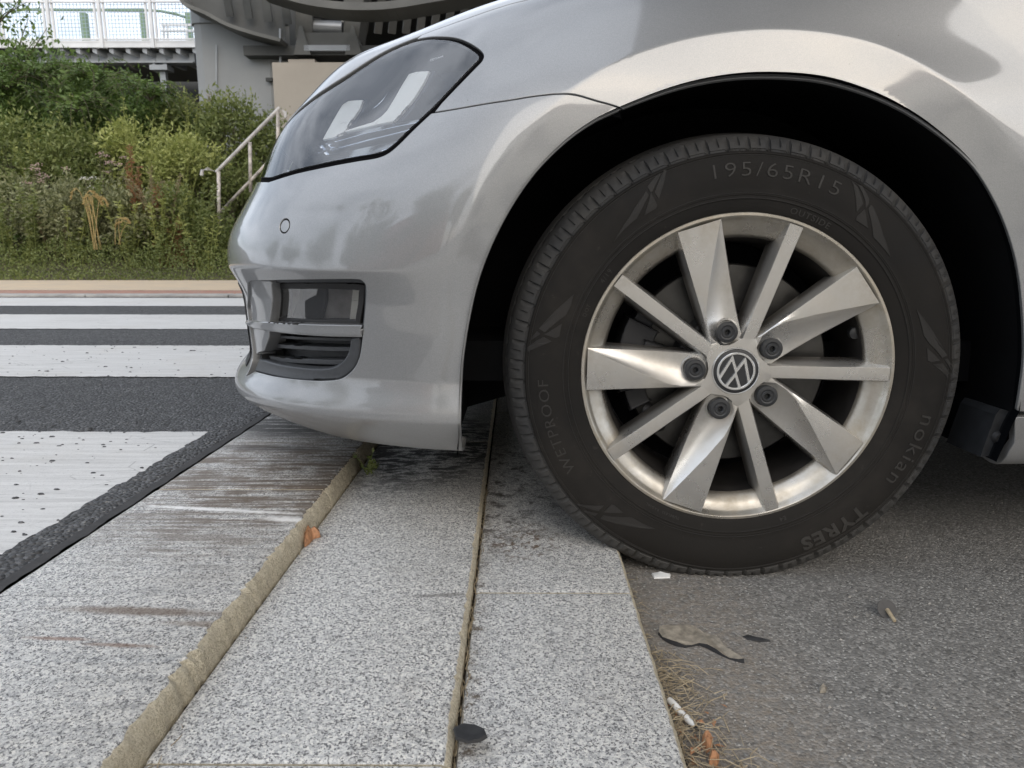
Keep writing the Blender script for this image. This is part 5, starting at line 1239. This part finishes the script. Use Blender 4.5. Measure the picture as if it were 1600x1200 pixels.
# tall weeds, one thing each
def weed(px, pyb, pyt, Y, mat, lab, n=60, leaf=.04, head=None, hm=None, lean=0, spread=.05, name='weed', cat='weed', grp='tall weeds on the bank', k=3):
    b = aty(px, pyb, Y); t = aty(px+lean, pyt, Y); root = empty(name, b); tag(root, lab, cat, grp); s = MB(); Cs = []; Ds = []; tops = []
    for i in range(k):
        o_ = Vector((rng.normal(0, spread), rng.normal(0, spread), 0)); h = rng.uniform(.75, 1.05); e = b+(t-b)*h+o_*2.2; m_ = b.lerp(e, .5)+o_*.2; s.tube([b+o_*.3-Vector((0, 0, .15)), m_, e], [.005, .004, .002], 5, cap=False); tops.append(e)
        for j in range(n):
            f = rng.uniform(.05, 1); p = (b+o_*.3).lerp(m_, f*2) if f < .5 else m_.lerp(e, f*2-1); a = rng.uniform(0, 6.28); Cs.append(p); Ds.append((math.cos(a), math.sin(a), rng.uniform(-.2, .8)))
    Ln = leaf*rng.uniform(.5, 1.3, len(Cs)); V, Q = leaves(np.array([tuple(c) for c in Cs]), np.array(Ds), Ln, Ln*.32); qmesh('leaf_cluster', V, Q, mat, root); s.build('stem', mat if hm is None else M['twig'], root)['kind'] = 'stuff'
    if head:
        H = MB()
        for e in tops:
            for _ in range(14):
                p = e+Vector((rng.normal(0, head), rng.normal(0, head), rng.normal(0, head*.35))); r = head*.30; H.add([p+Vector((r, 0, 0)), p+Vector((0, r, 0)), p-Vector((r, 0, 0)), p-Vector((0, r, 0)), p+Vector((0, 0, r)), p-Vector((0, 0, r*.6))], [(0, 1, 4), (1, 2, 4), (2, 3, 4), (3, 0, 4), (1, 0, 5), (2, 1, 5), (3, 2, 5), (0, 3, 5)])
        H.build('flower_head', hm, root)['kind'] = 'stuff'
W_ = [
 (205, 330, 150, 8.7, 'lf_light', 'tall yellow green shoots in the middle of the bank', 0, None), (228, 340, 165, 8.6, 'lf_light', 'tall yellow green shoots right of the tallest shoots', 10, None),
 (255, 330, 185, 8.6, 'lf_light', 'leaning yellow green shoots left of the stair railing', 18, None), (285, 330, 215, 8.5, 'lf_light', 'short yellow green shoots close to the stair railing', 16, None),
 (120, 300, 130, 9.2, 'lf_light', 'single pale shoot standing against the dark shrub', 0, None), (345, 230, 140, 9.7, 'lf_dry', 'pale brownish flower spikes in front of the grey pier', 0, None),
 (382, 240, 138, 9.7, 'lf_light', 'tall pale flower spikes at the right side of the grey pier', 0, None), (365, 250, 160, 9.5, 'lf_grey', 'grey green spikes between the two pale ones', 0, None), (405, 260, 165, 9.6, 'lf_dry', 'dry spikes beside the beige wall corner', 0, None),
 (300, 250, 140, 9.4, 'lf_light', 'light feathery shoots at the left edge of the pier', 0, None), (275, 220, 130, 9.6, 'lf_light', 'light shoots in front of the slim bridge support', 0, None),
 (40, 400, 255, 8.0, 'lf_grey', 'thistle with brownish pink heads at the left edge', 0, 'pinkflower'), (66, 400, 252, 8.0, 'lf_grey', 'thistle with brownish pink heads, second from the left', 0, 'pinkflower'), (105, 395, 252, 8.0, 'lf_grey', 'thistle with brownish pink heads left of the golden grass', 0, 'pinkflower'),
 (158, 390, 240, 8.0, 'lf_grey', 'thistle with brownish pink heads above the golden grass', 0, 'pinkflower'), (172, 390, 252, 8.1, 'lf_grey', 'thistle with brownish pink heads right of the golden grass', 0, 'pinkflower'), (130, 390, 275, 7.9, 'lf_grey', 'weed with two white flower heads above the golden grass', 0, 'flower')]
for px, pb, pt_, Y, m_, lab, lean, hd in W_:
    weed(px, pb, pt_, Y, M[m_], lab, head=.028 if hd else None, hm=M[hd] if hd else None, lean=lean)
for px, pb, pt_, lab in [(215, 340, 232, 'rust coloured dead dock with a wide head in the middle of the bank'), (232, 350, 285, 'rust coloured dead dock stem below the wide dead head'), (256, 418, 372, 'short rust coloured dock at the foot of the bank'), (288, 412, 335, 'upright rust coloured dock near the stair railing'), (270, 415, 360, 'rust coloured dock between two others near the kerb'), (298, 415, 372, 'rust coloured dock nearest to the stair railing')]:
    weed(px, pb, pt_, 7.8, M['lf_rust'], lab, n=170, leaf=.038, spread=.040, name='dock_plant', cat='dead weed', grp='rust coloured dock plants', k=3)
for px, pb, pt_, lab in [(100, 405, 320, 'brown withered weeds left of the golden grass'), (85, 400, 330, 'brown withered weeds at the left of the bank foot'), (240, 350, 262, 'pale dry stalks right of the dead dock head'), (262, 350, 270, 'pale dry stalks near the stair railing')]:
    weed(px, pb, pt_, 7.9, M['lf_dry'], lab, n=110, leaf=.032, spread=.12, name='dry_weed', cat='dead weed', grp='withered stalks', k=5)
def goldgrass(px, pb, pt_, Y, k, lab):
    b = aty(px, pb, Y); root = empty('golden_grass', b); tag(root, lab, 'grass', 'golden grass tufts'); s = MB(); Cs = []; Ds = []
    H = (aty(px, pt_, Y)-b).z
    for i in range(k):
        x0 = rng.normal(0, .03); x1 = x0+rng.normal(0, .05); h = H*rng.uniform(.8, 1.0); dr = rng.choice([-1, 1])*rng.uniform(.04, .10); p = [b+Vector((x0, rng.normal(0, .02), 0)), b+Vector((x0*.5+x1*.5, 0, h*.6)), b+Vector((x1, 0, h*.92)), b+Vector((x1+dr*.5, 0, h)), b+Vector((x1+dr, 0, h*.95)), b+Vector((x1+dr*1.25, 0, h*.83))]
        s.tube(p, [.003, .0028, .0025, .003, .004, .0015], 5, cap=False)
        for j in range(50):
            f = rng.uniform(); q_ = p[3].lerp(p[4], f) if rng.uniform() < .5 else p[4].lerp(p[5], f); Cs.append(tuple(q_)); Ds.append((dr*8+rng.normal(0, .3), rng.normal(0, .5), -.6+rng.normal(0, .3)))
    V, Q = leaves(np.array(Cs), np.array(Ds), np.full(len(Cs), .028), np.full(len(Cs), .009)); qmesh('grain_head', V, Q, M['lf_gold'], root); s.build('stem', M['lf_gold'], root)['kind'] = 'stuff'
goldgrass(152, 390, 290, 7.45, 9, 'golden grass tuft with drooping heads low on the bank'); goldgrass(186, 382, 338, 7.45, 3, 'small pair of golden grass stalks right of the larger tuft')
# low ground cover at the foot and thin cover up the bank
n = 46000; X_ = rng.uniform(-9, -2.6, n); Y_ = 7.0+rng.beta(1, 1.6, n)*1.5; Zb = bank_z(X_, Y_); keep = ~((X_ > -3.3) & (Y_ < 7.6) & (X_ > -3.3)); hgt = np.minimum((Y_-6.98)*.9, .30)*rng.uniform(0, 1, n)
C = np.stack([X_, Y_, Zb+hgt], 1); C[:, 2] += .10*(np.sin(X_*5.3)+np.sin(X_*13.7+1)*.6)*np.clip((Y_-7.15)*2, 0, 1); D = rng.normal(size=(n, 3))+[0, -.3, .7]; Ln = rng.uniform(.012, .034, n); V, Q = leaves(C, D, Ln, Ln*.45); tag(qmesh('ground_cover', V, Q, M['lf_mid']), 'low green ground cover along the foot of the bank', 'ground cover', kind='stuff')
n = 30000; X_ = rng.uniform(-12, 1, n); Y_ = rng.uniform(7.8, 11.5, n); C = np.stack([X_, Y_, bank_z(X_, Y_)+rng.uniform(0, .25, n)], 1); D = rng.normal(size=(n, 3))+[0, -.3, .6]; Ln = rng.uniform(.03, .09, n); V, Q = leaves(C, D, Ln, Ln*.4); tag(qmesh('undergrowth', V, Q, M['lf_dark']), 'dark undergrowth between the shrubs on the bank', 'undergrowth', kind='stuff')
# sapling in front of the railing, top left
def sapling(pts, lab, Y, n):
    b = aty(*pts[0], Y); root = empty('sapling', b); tag(root, lab, 'tree', 'saplings by the bridge'); s = MB(); Cs = []
    for p in pts[1:]:
        e = aty(*p, Y)+Vector((0, rng.normal(0, .1), 0)); s.tube([b, b.lerp(e, .6)+Vector((rng.normal(0, .05), 0, .05)), e], [.014, .008, .003], 5, cap=False)
        for _ in range(n):
            f = rng.uniform(.35, 1.08); q_ = b.lerp(e, f)+Vector(rng.normal(0, .10, 3)); Cs.append(tuple(q_))
    Ln = rng.uniform(.05, .09, len(Cs)); V, Q = leaves(np.array(Cs), rng.normal(size=(len(Cs), 3)), Ln, Ln*.55); qmesh('crown', V, Q, M['lf_dark'], root); s.build('trunk', M['twig'], root)['kind'] = 'stuff'
sapling([(20, 130), (-20, 70), (8, 62), (30, 75), (40, 25), (55, 60), (62, 80), (78, 45), (10, 85), (45, 95)], 'thin leafy sapling in front of the railing at the top left', 10.2, 42)
sapling([(-25, 60), (0, -25), (20, -5), (32, 8), (45, 5), (-10, 10)], 'overhanging leafy branch tips in the top left corner', 10.4, 36)
# small weed by the slab
wp = gnd(574, 742, Z2); root = empty('joint_weed', wp); tag(root, 'tiny green weed growing in the slab joint beneath the bumper', 'weed')
Cs = []; Ds = []; s = MB()
for i in range(9):
    a = rng.uniform(0, 6.28); e = wp+Vector((math.cos(a)*.02, math.sin(a)*.02, rng.uniform(.012, .05))); s.tube([wp, wp.lerp(e, .5)+Vector((0, 0, .005)), e], [.0012, .001, .0005], 4, cap=False)
    for _ in range(9): f = rng.uniform(.3, 1); Cs.append(tuple(wp.lerp(e, f))); Ds.append(rng.normal(0, 1, 3)+[0, 0, .4])
Ln = rng.uniform(.006, .012, len(Cs)); V, Q = leaves(np.array(Cs), np.array(Ds), Ln, Ln*.5); qmesh('leaf_cluster', V, Q, M['lf_mid'], root); s.build('stem', M['lf_mid'], root)['kind'] = 'stuff'
# ------------------------------------------------------------ stair railing
M['galv'] = simple('painted_rail', (.50, .48, .46), .55, .1, .25, 14)
M['galvr'] = simple('rusted_rail', (.46, .42, .38), .6, .1, .5, 18)
M['concrete'] = simple('concrete', (.36, .35, .33), .85, 0, .18, 1.5)
YR = 8.2
rl = empty('stair_railing', aty(342, 365, YR)); tag(rl, 'pale tubular handrail climbing the bank steps behind the car nose', 'railing')
def A_(x, y): return aty(x, y, YR)
MB().tube([A_(315, 274), A_(316, 266), A_(324, 263.5), A_(338, 269), A_(437, 168.5), A_(446, 176), A_(446.5, 184)], .019, 12).build('handrail', M['galv'], rl, True, 60)
MB().tube([A_(343, 333), A_(470, 200)], .017, 12).build('lower_rail', M['galvr'], rl, True)
for x, y0, y1 in [(341.5, 268, 372), (390.5, 222, 300), (434, 172, 260)]:
    MB().tube([A_(x, y0), A_(x+1, y1)], .019, 12).build('post', M['galvr'], rl, True)
stp = empty('bank_stairs', (aty(400, 330, 8.6).x, 8.6, Z1)); tag(stp, 'concrete steps climbing the bank beside the pale handrail', 'stairs')
x0 = A_(345, 350).x
for k in range(9):
    MB().box((x0+.30*k+.35, YR+.75, Z1+.155*k+.06), (.34, 1.3, .17)).build('step', M['concrete'], stp, bevel=.01)
# ------------------------------------------------------------ footbridge
M['white_steel'] = simple('white_steel', (.66, .67, .68), .45, .1, .1, 3)
M['green_steel'] = simple('green_steel', (.16, .24, .15), .5, .1, .15, 3)
M['grey_steel'] = simple('grey_steel', (.33, .35, .37), .5, .2, .15, 2)
M['dark_steel'] = simple('dark_steel', (.06, .062, .06), .6, .2, .3, 2)
M['mid_steel'] = simple('girder_steel', (.115, .115, .108), .6, .2, .22, 2.2)
M['mesh_steel'] = simple('mesh_steel', (.30, .38, .45), .5, .2, .1, 4)
YB = 15.0
def B(x, y, Y=YB): return aty(x, y, Y)
fb = empty('footbridge', B(150, 90)); tag(fb, 'grey steel footbridge deck carrying the white mesh railing above the bank', 'bridge')
dk = MB(); a, b = B(-300, 73.5), B(306, 72); dk.bar(a+Vector((0, 1.5, 0)), b+Vector((0, 1.5, 0)), 3.0, .10); dk.build('deck', M['mid_steel'], fb)
ep = MB(); ep.bar(B(-300, 71.5, YB-.04), B(306, 70, YB-.04), .06, .10); ep.build('edge_plate', M['white_steel'], fb)
gd = MB(); gd.bar(B(-300, 92.0, YB+.25), B(306, 91.5, YB+.25), .12, .17); gd.build('girder', M['grey_steel'], fb)
gd = MB(); gd.bar(B(-300, 99, YB+.25), B(306, 99, YB+.25), .26, .03); gd.build('girder_flange', M['grey_steel'], fb)
for x in range(-60, 310, 26):
    c = B(x+26, 80); MB().add([c+Vector((-.03, -.02, .10)), c+Vector((.05, -.02, .10)), c+Vector((.05, -.02, -.06)), c+Vector((-.03, -.02, -.02)), c+Vector((.32, .9, .10)), c+Vector((.40, .9, .10)), c+Vector((.40, .9, -.16)), c+Vector((.32, .9, -.16))],
       [(0, 1, 2, 3), (4, 7, 6, 5), (0, 4, 5, 1), (3, 2, 6, 7), (0, 3, 7, 4), (1, 5, 6, 2)]).build('bracket', M['grey_steel'], fb)
pp = empty('bridge_post', B(258, 145, YB+1.0)); tag(pp, 'slim grey column with a bracket head under the footbridge girder', 'column')
c = B(258, 140, YB+.3); MB().box((c.x, c.y, c.z-1.0), (.11, .11, 3.1)).build('shaft', M['grey_steel'], pp)
hd = B(252, 108, YB+.3); MB().box((hd.x+.02, hd.y-.02, hd.z+.0), (.34, .3, .09)).box((hd.x-.08, hd.y-.04, hd.z+.08), (.07, .2, .14)).box((hd.x+.14, hd.y-.04, hd.z+.08), (.07, .2, .14)).build('head', M['grey_steel'], pp)
MB().box((B(200, 130, YB+3.4).x-2, YB+3.4, 2.75), (16, .2, 3.7)).build('dark_backdrop', M['dark_steel'], fb)  # dark backdrop added to close the bright sky gap under the deck
# railing panels: one thing
ra = empty('bridge_railing', B(150, 70, YB-.05)); tag(ra, 'white steel railing with square wire mesh panels along the footbridge', 'railing')
xs_ = [-165, -85, -4, 76, 156, 236, 316]
yt = B(0, -35).z; ybm = B(0, 66).z
for x in xs_:
    for dx_ in (-7, 0, 7):
        c = B(x+dx_, 30, YB-.08+(.05 if dx_ else 0)); MB().box((c.x, c.y, (yt+ybm)/2-.05), ((.036, .04) if dx_ else (.055, .06))+((yt-ybm)+.15,)).build('post', M['white_steel'], ra)
for yy in (-35, 3.5, 62, 65.5):
    MB().bar(B(-300, yy, YB-.06), B(320, yy-1, YB-.06), .035, .032 if yy < 60 else .026).build('rail', M['white_steel'], ra)
for i in range(len(xs_)-1):
    a = B(xs_[i]+10, 0, YB-.03).x; b = B(xs_[i+1]-10, 0, YB-.03).x; z0 = B(0, 61).z; z1 = B(0, 6).z; wm = MB()
    for x in np.arange(a, b, .066): wm.box((x, YB-.03, (z0+z1)/2), (.008, .008, z1-z0))
    for z in np.arange(z0, z1, .066): wm.box(((a+b)/2, YB-.022, z), (b-a, .008, .008))
    o = wm.build('mesh_panel', M['mesh_steel'], ra); o['kind'] = 'stuff'
# far railing of the bridge, green
rg = empty('far_bridge_railing', B(200, 60, YB+3.0)); tag(rg, 'green steel railing on the far side of the footbridge', 'railing')
for a, b in [((40, 15), (225, 16))]:
    MB().bar(B(a[0], a[1], YB+3), B(b[0], b[1], YB+3), .06, .05).build('rail', M['green_steel'], rg)
MB().tube([B(230, 16, YB+3), B(252, 17.5, YB+3), B(275, 22, YB+3), B(296, 29, YB+3)], .03, 8).build('rail', M['green_steel'], rg)
for x, wd in ((133, .14), (225, .09), (296, .12)):
    c = B(x, 45, YB+3); MB().box((c.x, c.y, c.z-.1), (wd, .1, B(0, 15, YB+3).z-B(0, 78, YB+3).z)).build('post', M['green_steel'], rg)
for y in (38.5, 48): MB().bar(B(252, y, YB+2.4), B(305, y+.5, YB+2.4), .05, .05).build('rail', M['white_steel'], rg)
for x in (256, 262, 292): MB().tube([B(x, 38, YB+2.4), B(x, 68, YB+2.4)], .025, 6).build('post', M['white_steel'], rg)
# ------------------------------------------------------------ pier, wall block, viaduct above
M['pier'] = simple('pier_paint', (.27, .28, .285), .6, .1, .14, .9)
q = NM('pier_concrete'); X, Y, Z = q.xyz()
pr = empty('bridge_pier', B(365, 150, 12.6)); tag(pr, 'broad blue grey pier holding up the dark viaduct', 'pier')
xl = B(301, 100, 12.4).x; xr = B(452, 100, 12.4).x; V = []; Fc = []
out_ = [(xl, 13.6), (xl, 12.55), (xl+.06, 12.42), (xl+.18, 12.38), (xl+.75, 12.36), (xr-.3, 12.36), (xr, 12.5), (xr, 13.6)]
zt = B(0, 12, 12.4).z; zs = [.3, B(0, 137, 12.4).z, B(0, 136.2, 12.4).z, B(0, 38, 12.4).z, B(0, 37.2, 12.4).z, zt+.9]
for k, z in enumerate(zs):
    for x, y in out_: V.append((x-(.02 if k >= 4 else 0)*(x < xl+.1), y-(.03 if k >= 4 else 0), z))
n = len(out_)
for k in range(len(zs)-1):
    for i in range(n): Fc.append((k*n+i, k*n+(i+1) % n, (k+1)*n+(i+1) % n, (k+1)*n+i))
mesh('shaft', V, Fc, M['pier'], pr)
MB().bar(B(338, 70, 12.34), B(338, 140, 12.34), .02, .01).build('seam', M['grey_steel'], pr)
MB().box(tuple(B(421, 124.5, 12.3)), (.10, .06, .05)).build('stub', M['dark_steel'], pr)
MB().tube([B(438, 45, 12.2), B(438, 98, 12.2)], .02, 8).build('downpipe', M['grey_steel'], pr)
M['beige'] = simple('beige_wall', (.36, .325, .28), .85, 0, .10, 1.2)
wb = empty('beige_wall', B(500, 180, 11.6)); tag(wb, 'beige rendered wall block behind the car between pier and bearing', 'wall')
a = B(425, 97.5, 11.6); MB().box((a.x+2.2, 12.2, a.z/2+.1), (4.4, 1.2, a.z-.2)).build('wall', M['beige'], wb)
a2 = B(450, 91, 11.9); MB().box((a2.x+.20, 12.3, a.z+.03), (.40, .8, .16)).build('bearing_plinth', M['beige'], wb)
# viaduct: curved flange, webs, stiffeners and a cross box
vd = empty('viaduct', B(500, 20, 12.5)); tag(vd, 'dark steel viaduct underside with curved flanges and stiffener ribs', 'bridge')
def arcstrip(pix, Y, wdt, th, name, mat, dY=0):
    pts = [B(x, y, Y+dY*i/(len(pix)-1)) for i, (x, y) in enumerate(pix)]; mb = MB()
    for p, q_ in zip(pts[:-1], pts[1:]): mb.bar(p, q_, wdt, th)
    return mb.build(name, mat, vd)
low = cr([(262, -40), (291, 2), (301, 15), (330, 27), (364, 45), (400, 57), (422, 63), (446, 69)], 4)
arcstrip(low, 12.0, .5, .05, 'lower_flange', M['mid_steel'])
# curved web plate behind the flange
V = []; pts = [B(x, y, 12.2) for x, y in low];
for p in pts: V += [tuple(p), (p.x, p.y+.25, p.z+3.2)]
mesh('web', V, [(2*i, 2*i+2, 2*i+3, 2*i+1) for i in range(len(pts)-1)], M['dark_steel'], vd)
for x, y0, y1 in [(356, -30, 26), (386, -30, 30), (416, -30, 34), (446, -30, 38)]:
    MB().bar(B(x-6, y0, 11.98), B(x+4, y1, 12.08), .12, .03).build('stiffener', M['dark_steel'], vd)
MB().box(tuple(B(510, 86, 12.4)), (2.4, .6, .14)).build('bearing_beam', M['dark_steel'], vd)
bx_ = MB(); V = [B(462, -30, 11.9), B(488, -30, 11.9), B(488, 52, 12.1), B(462, 60, 12.1)]
mesh('box_web', V+[v+Vector((0, .5, 0)) for v in V], [(0, 1, 2, 3), (4, 7, 6, 5), (0, 3, 7, 4), (1, 5, 6, 2), (3, 2, 6, 7)], M['mid_steel'], vd)
V = [B(537, -30, 11.9), B(572, -30, 11.9), B(560, 60, 12.1), B(537, 52, 12.1)]
mesh('box_web', V+[v+Vector((0, .5, 0)) for v in V], [(0, 1, 2, 3), (4, 7, 6, 5), (0, 3, 7, 4), (1, 5, 6, 2), (3, 2, 6, 7)], M['mid_steel'], vd)
M['shiny'] = simple('light_steel', (.24, .245, .25), .35, .5, .1, 2)
MB().tube([B(487, 43, 12.2), B(536, 45, 12.2)], .11, 20).build('cross_tube', M['shiny'], vd, True, 50)
MB().tube([B(487, 26, 12.1), B(536, 31, 12.1)], .015, 8).build('cable', M['black'], vd, True)
MB().tube([B(534, 32, 12.0), B(537, 32, 12.0)], .03, 10).build('lamp_knob', M['white_steel'], vd, True)
MB().box(tuple(B(512, 67, 12.2)), (.78, .3, .22)).build('diaphragm', M['mid_steel'], vd)
MB().box(tuple(B(512, 76, 12.05)), (.70, .1, .08)).build('diaphragm', M['grey_steel'], vd)
for x in (472, 552):
    c = B(x, 82, 12.0); MB().add([c+Vector((-.13, 0, -.03)), c+Vector((.13, 0, -.03)), c+Vector((.02, 0, .38)), c+Vector((-.02, 0, .38)), c+Vector((-.13, .3, -.03)), c+Vector((.13, .3, -.03)), c+Vector((.02, .3, .38)), c+Vector((-.02, .3, .38))], [(0, 1, 2, 3), (4, 7, 6, 5), (0, 3, 7, 4), (1, 5, 6, 2)]).build('gusset', M['mid_steel'], vd)
up = cr([(410, -12), (440, -2), (470, 7), (500, 13.5), (541, 18.5), (580, 19.5), (620, 17), (670, 9), (714, 1), (760, -10), (820, -30)], 3)
arcstrip(up, 11.5, .6, .10, 'upper_flange', M['mid_steel'])
for x in range(575, 760, 22):
    MB().bar(B(x, -10, 12.3), B(x-7, 52, 12.6), .12, .04).build('rib', M['mid_steel'], vd)
# underside deck plate over the far roadway
dz = B(0, -20, 12.6).z
MB().box((B(600, 0, 12.6).x+4.3, 15.6, dz+.5), (12.4, 6.0, .3)).build('deck_slab', M['dark_steel'], vd)
MB().box((B(600, 40, 14).x+4, 18.6, 3), (14, .3, 6)).build('rear_girder', M['dark_steel'], vd)

# tall tangled weeds in front of the shrubs
wr_ = np.random.default_rng(11)
spots_ = ['at the far left edge of the bank', 'left of the pink thistles', 'between the thistles and the left edge', 'just left of the golden grass', 'behind the golden grass', 'right of the golden grass', 'below the rust coloured dock', 'in the middle of the bank foot', 'left of the railing foot', 'in front of the railing foot', 'above the golden grass', 'halfway up the bank at the left']
for i, (px, pt_) in enumerate([(12, 300), (30, 330), (55, 290), (112, 320), (142, 270), (205, 300), (228, 350), (250, 300), (300, 290), (325, 330), (165, 230), (60, 215)]):
    weed(px, pt_+100, pt_, 7.7+(i > 9)*1.0, M['lf_light' if i % 2 else 'lf_mid'], ('pale' if i % 2 else 'green')+' upright weed clump '+spots_[i], n=70, leaf=.05, spread=.07, k=6)
# unseen run of the viaduct's deck over the car, sized for its shade and reflections
for k, (x0, x1) in enumerate(((.25, 20.),)):
    MB().box(((x0+x1)/2, 5.5, 6.2), (x1-x0, 19, .3)).build('deck_slab', M['mid_steel'], vd)
    for gx_ in (x0+.2, x1-.2): MB().box((gx_, 5.5, 5.75), (.25, 19, .7)).build('girder', M['mid_steel'], vd)
for y in np.arange(-3.8, 15, 2.2): MB().box((10.1, y, 5.85), (19.6, .14, .4)).build('cross_girder', M['mid_steel'], vd)
# ============================================================ the side of the street behind the camera (seen only in reflections)
M['facade'] = simple('facade_render', (.86, .77, .62), .85, 0, .08, .6)
M['brick'] = simple('brick_facade', (.30, .15, .10), .85, 0, .15, 3)
M['rooftile'] = simple('roof_tiles', (.22, .10, .07), .8, 0, .2, 3)
def house(x0, x1, Y, h, mat, lab, nf):
    b = empty('house', ((x0+x1)/2, Y, 0)); tag(b, lab, 'house'); MB().box(((x0+x1)/2, Y-5, h/2), (x1-x0, 10, h)).build('wall', mat, b)
    MB().add([(x0-.3, Y+.4, h), (x1+.3, Y+.4, h), (x1+.3, Y-10.4, h), (x0-.3, Y-10.4, h), (x0-.3, Y-5, h+3), (x1+.3, Y-5, h+3)], [(0, 1, 5, 4), (2, 3, 4, 5), (0, 4, 3), (1, 2, 5)]).build('roof', M['rooftile'], b)
    for f in range(nf):
        for x in np.arange(x0+1.4, x1-1, 2.6):
            MB().box((x, Y+.02, 1.8+3*f), (1.2, .1, 1.6)).build('window', M['window'] if False else M['black'], b)
house(-2, 16, -17, 7.5, M['facade'], 'warm beige street front across the road behind the camera', 2)
house(-26, -14, -24, 6, M['brick'], 'brick house across the road behind the camera', 2)
tag(mesh('pavement', [(-60, -14, .09), (60, -14, .09), (60, -60, .09), (-60, -60, .09)], [(0, 1, 2, 3)], M['concrete']), kind='structure')
M['slabs'] = simple('pale_bounce_paving', (.50, .46, .40), .8, 0, .1, 1.5)  # unseen pale ground, added to brighten reflections and bounce
sheet('bounce_paving', .16, 30, -13, -.35, .004, M['slabs'])
sheet('bounce_paving', -30, -.58, -13, -.45, Z1+.004, M['slabs'])
def tree(x, y, h, r, lab):
    b = empty('tree', (x, y, 0)); tag(b, lab, 'tree', 'street trees behind the camera'); MB().tube([(x, y, 0), (x+.1, y, h*.5), (x, y, h*.8)], [.2, .15, .06], 8).build('trunk', M['twig'], b, True)
    k = 40; cl = rng.normal(size=(k, 3)); cl /= np.linalg.norm(cl, axis=1)[:, None]; cl *= rng.uniform(.3, 1, k)[:, None]; cl = cl*[r, r, r*1.1]+[x, y, h*.72]; n = 5000; C = cl[rng.integers(0, k, n)]+rng.normal(0, r*.2, (n, 3)); Ln = rng.uniform(.15, .35, n); V, Q = leaves(C, rng.normal(size=(n, 3)), Ln, Ln*.6); qmesh('crown', V, Q, M['lf_dark'], b)
for x, y, h, r, lab in [(-13, -12, 6, 1.8, 'leafy tree in front of the brick house behind the camera'), (-9.5, -16, 8, 2.2, 'tall leafy tree between the two houses behind the camera'), (-20, -10, 7, 2.4, 'broad leafy tree left of the brick house behind the camera'), (-6, -18, 6, 1.8, 'small leafy tree beside the beige street front behind the camera'), (-28, -6, 7, 2.6, 'leafy tree far along the road to the left'), (-34, 0, 8, 3, 'largest leafy tree at the far left end of the road')]: tree(x, y, h, r, lab)
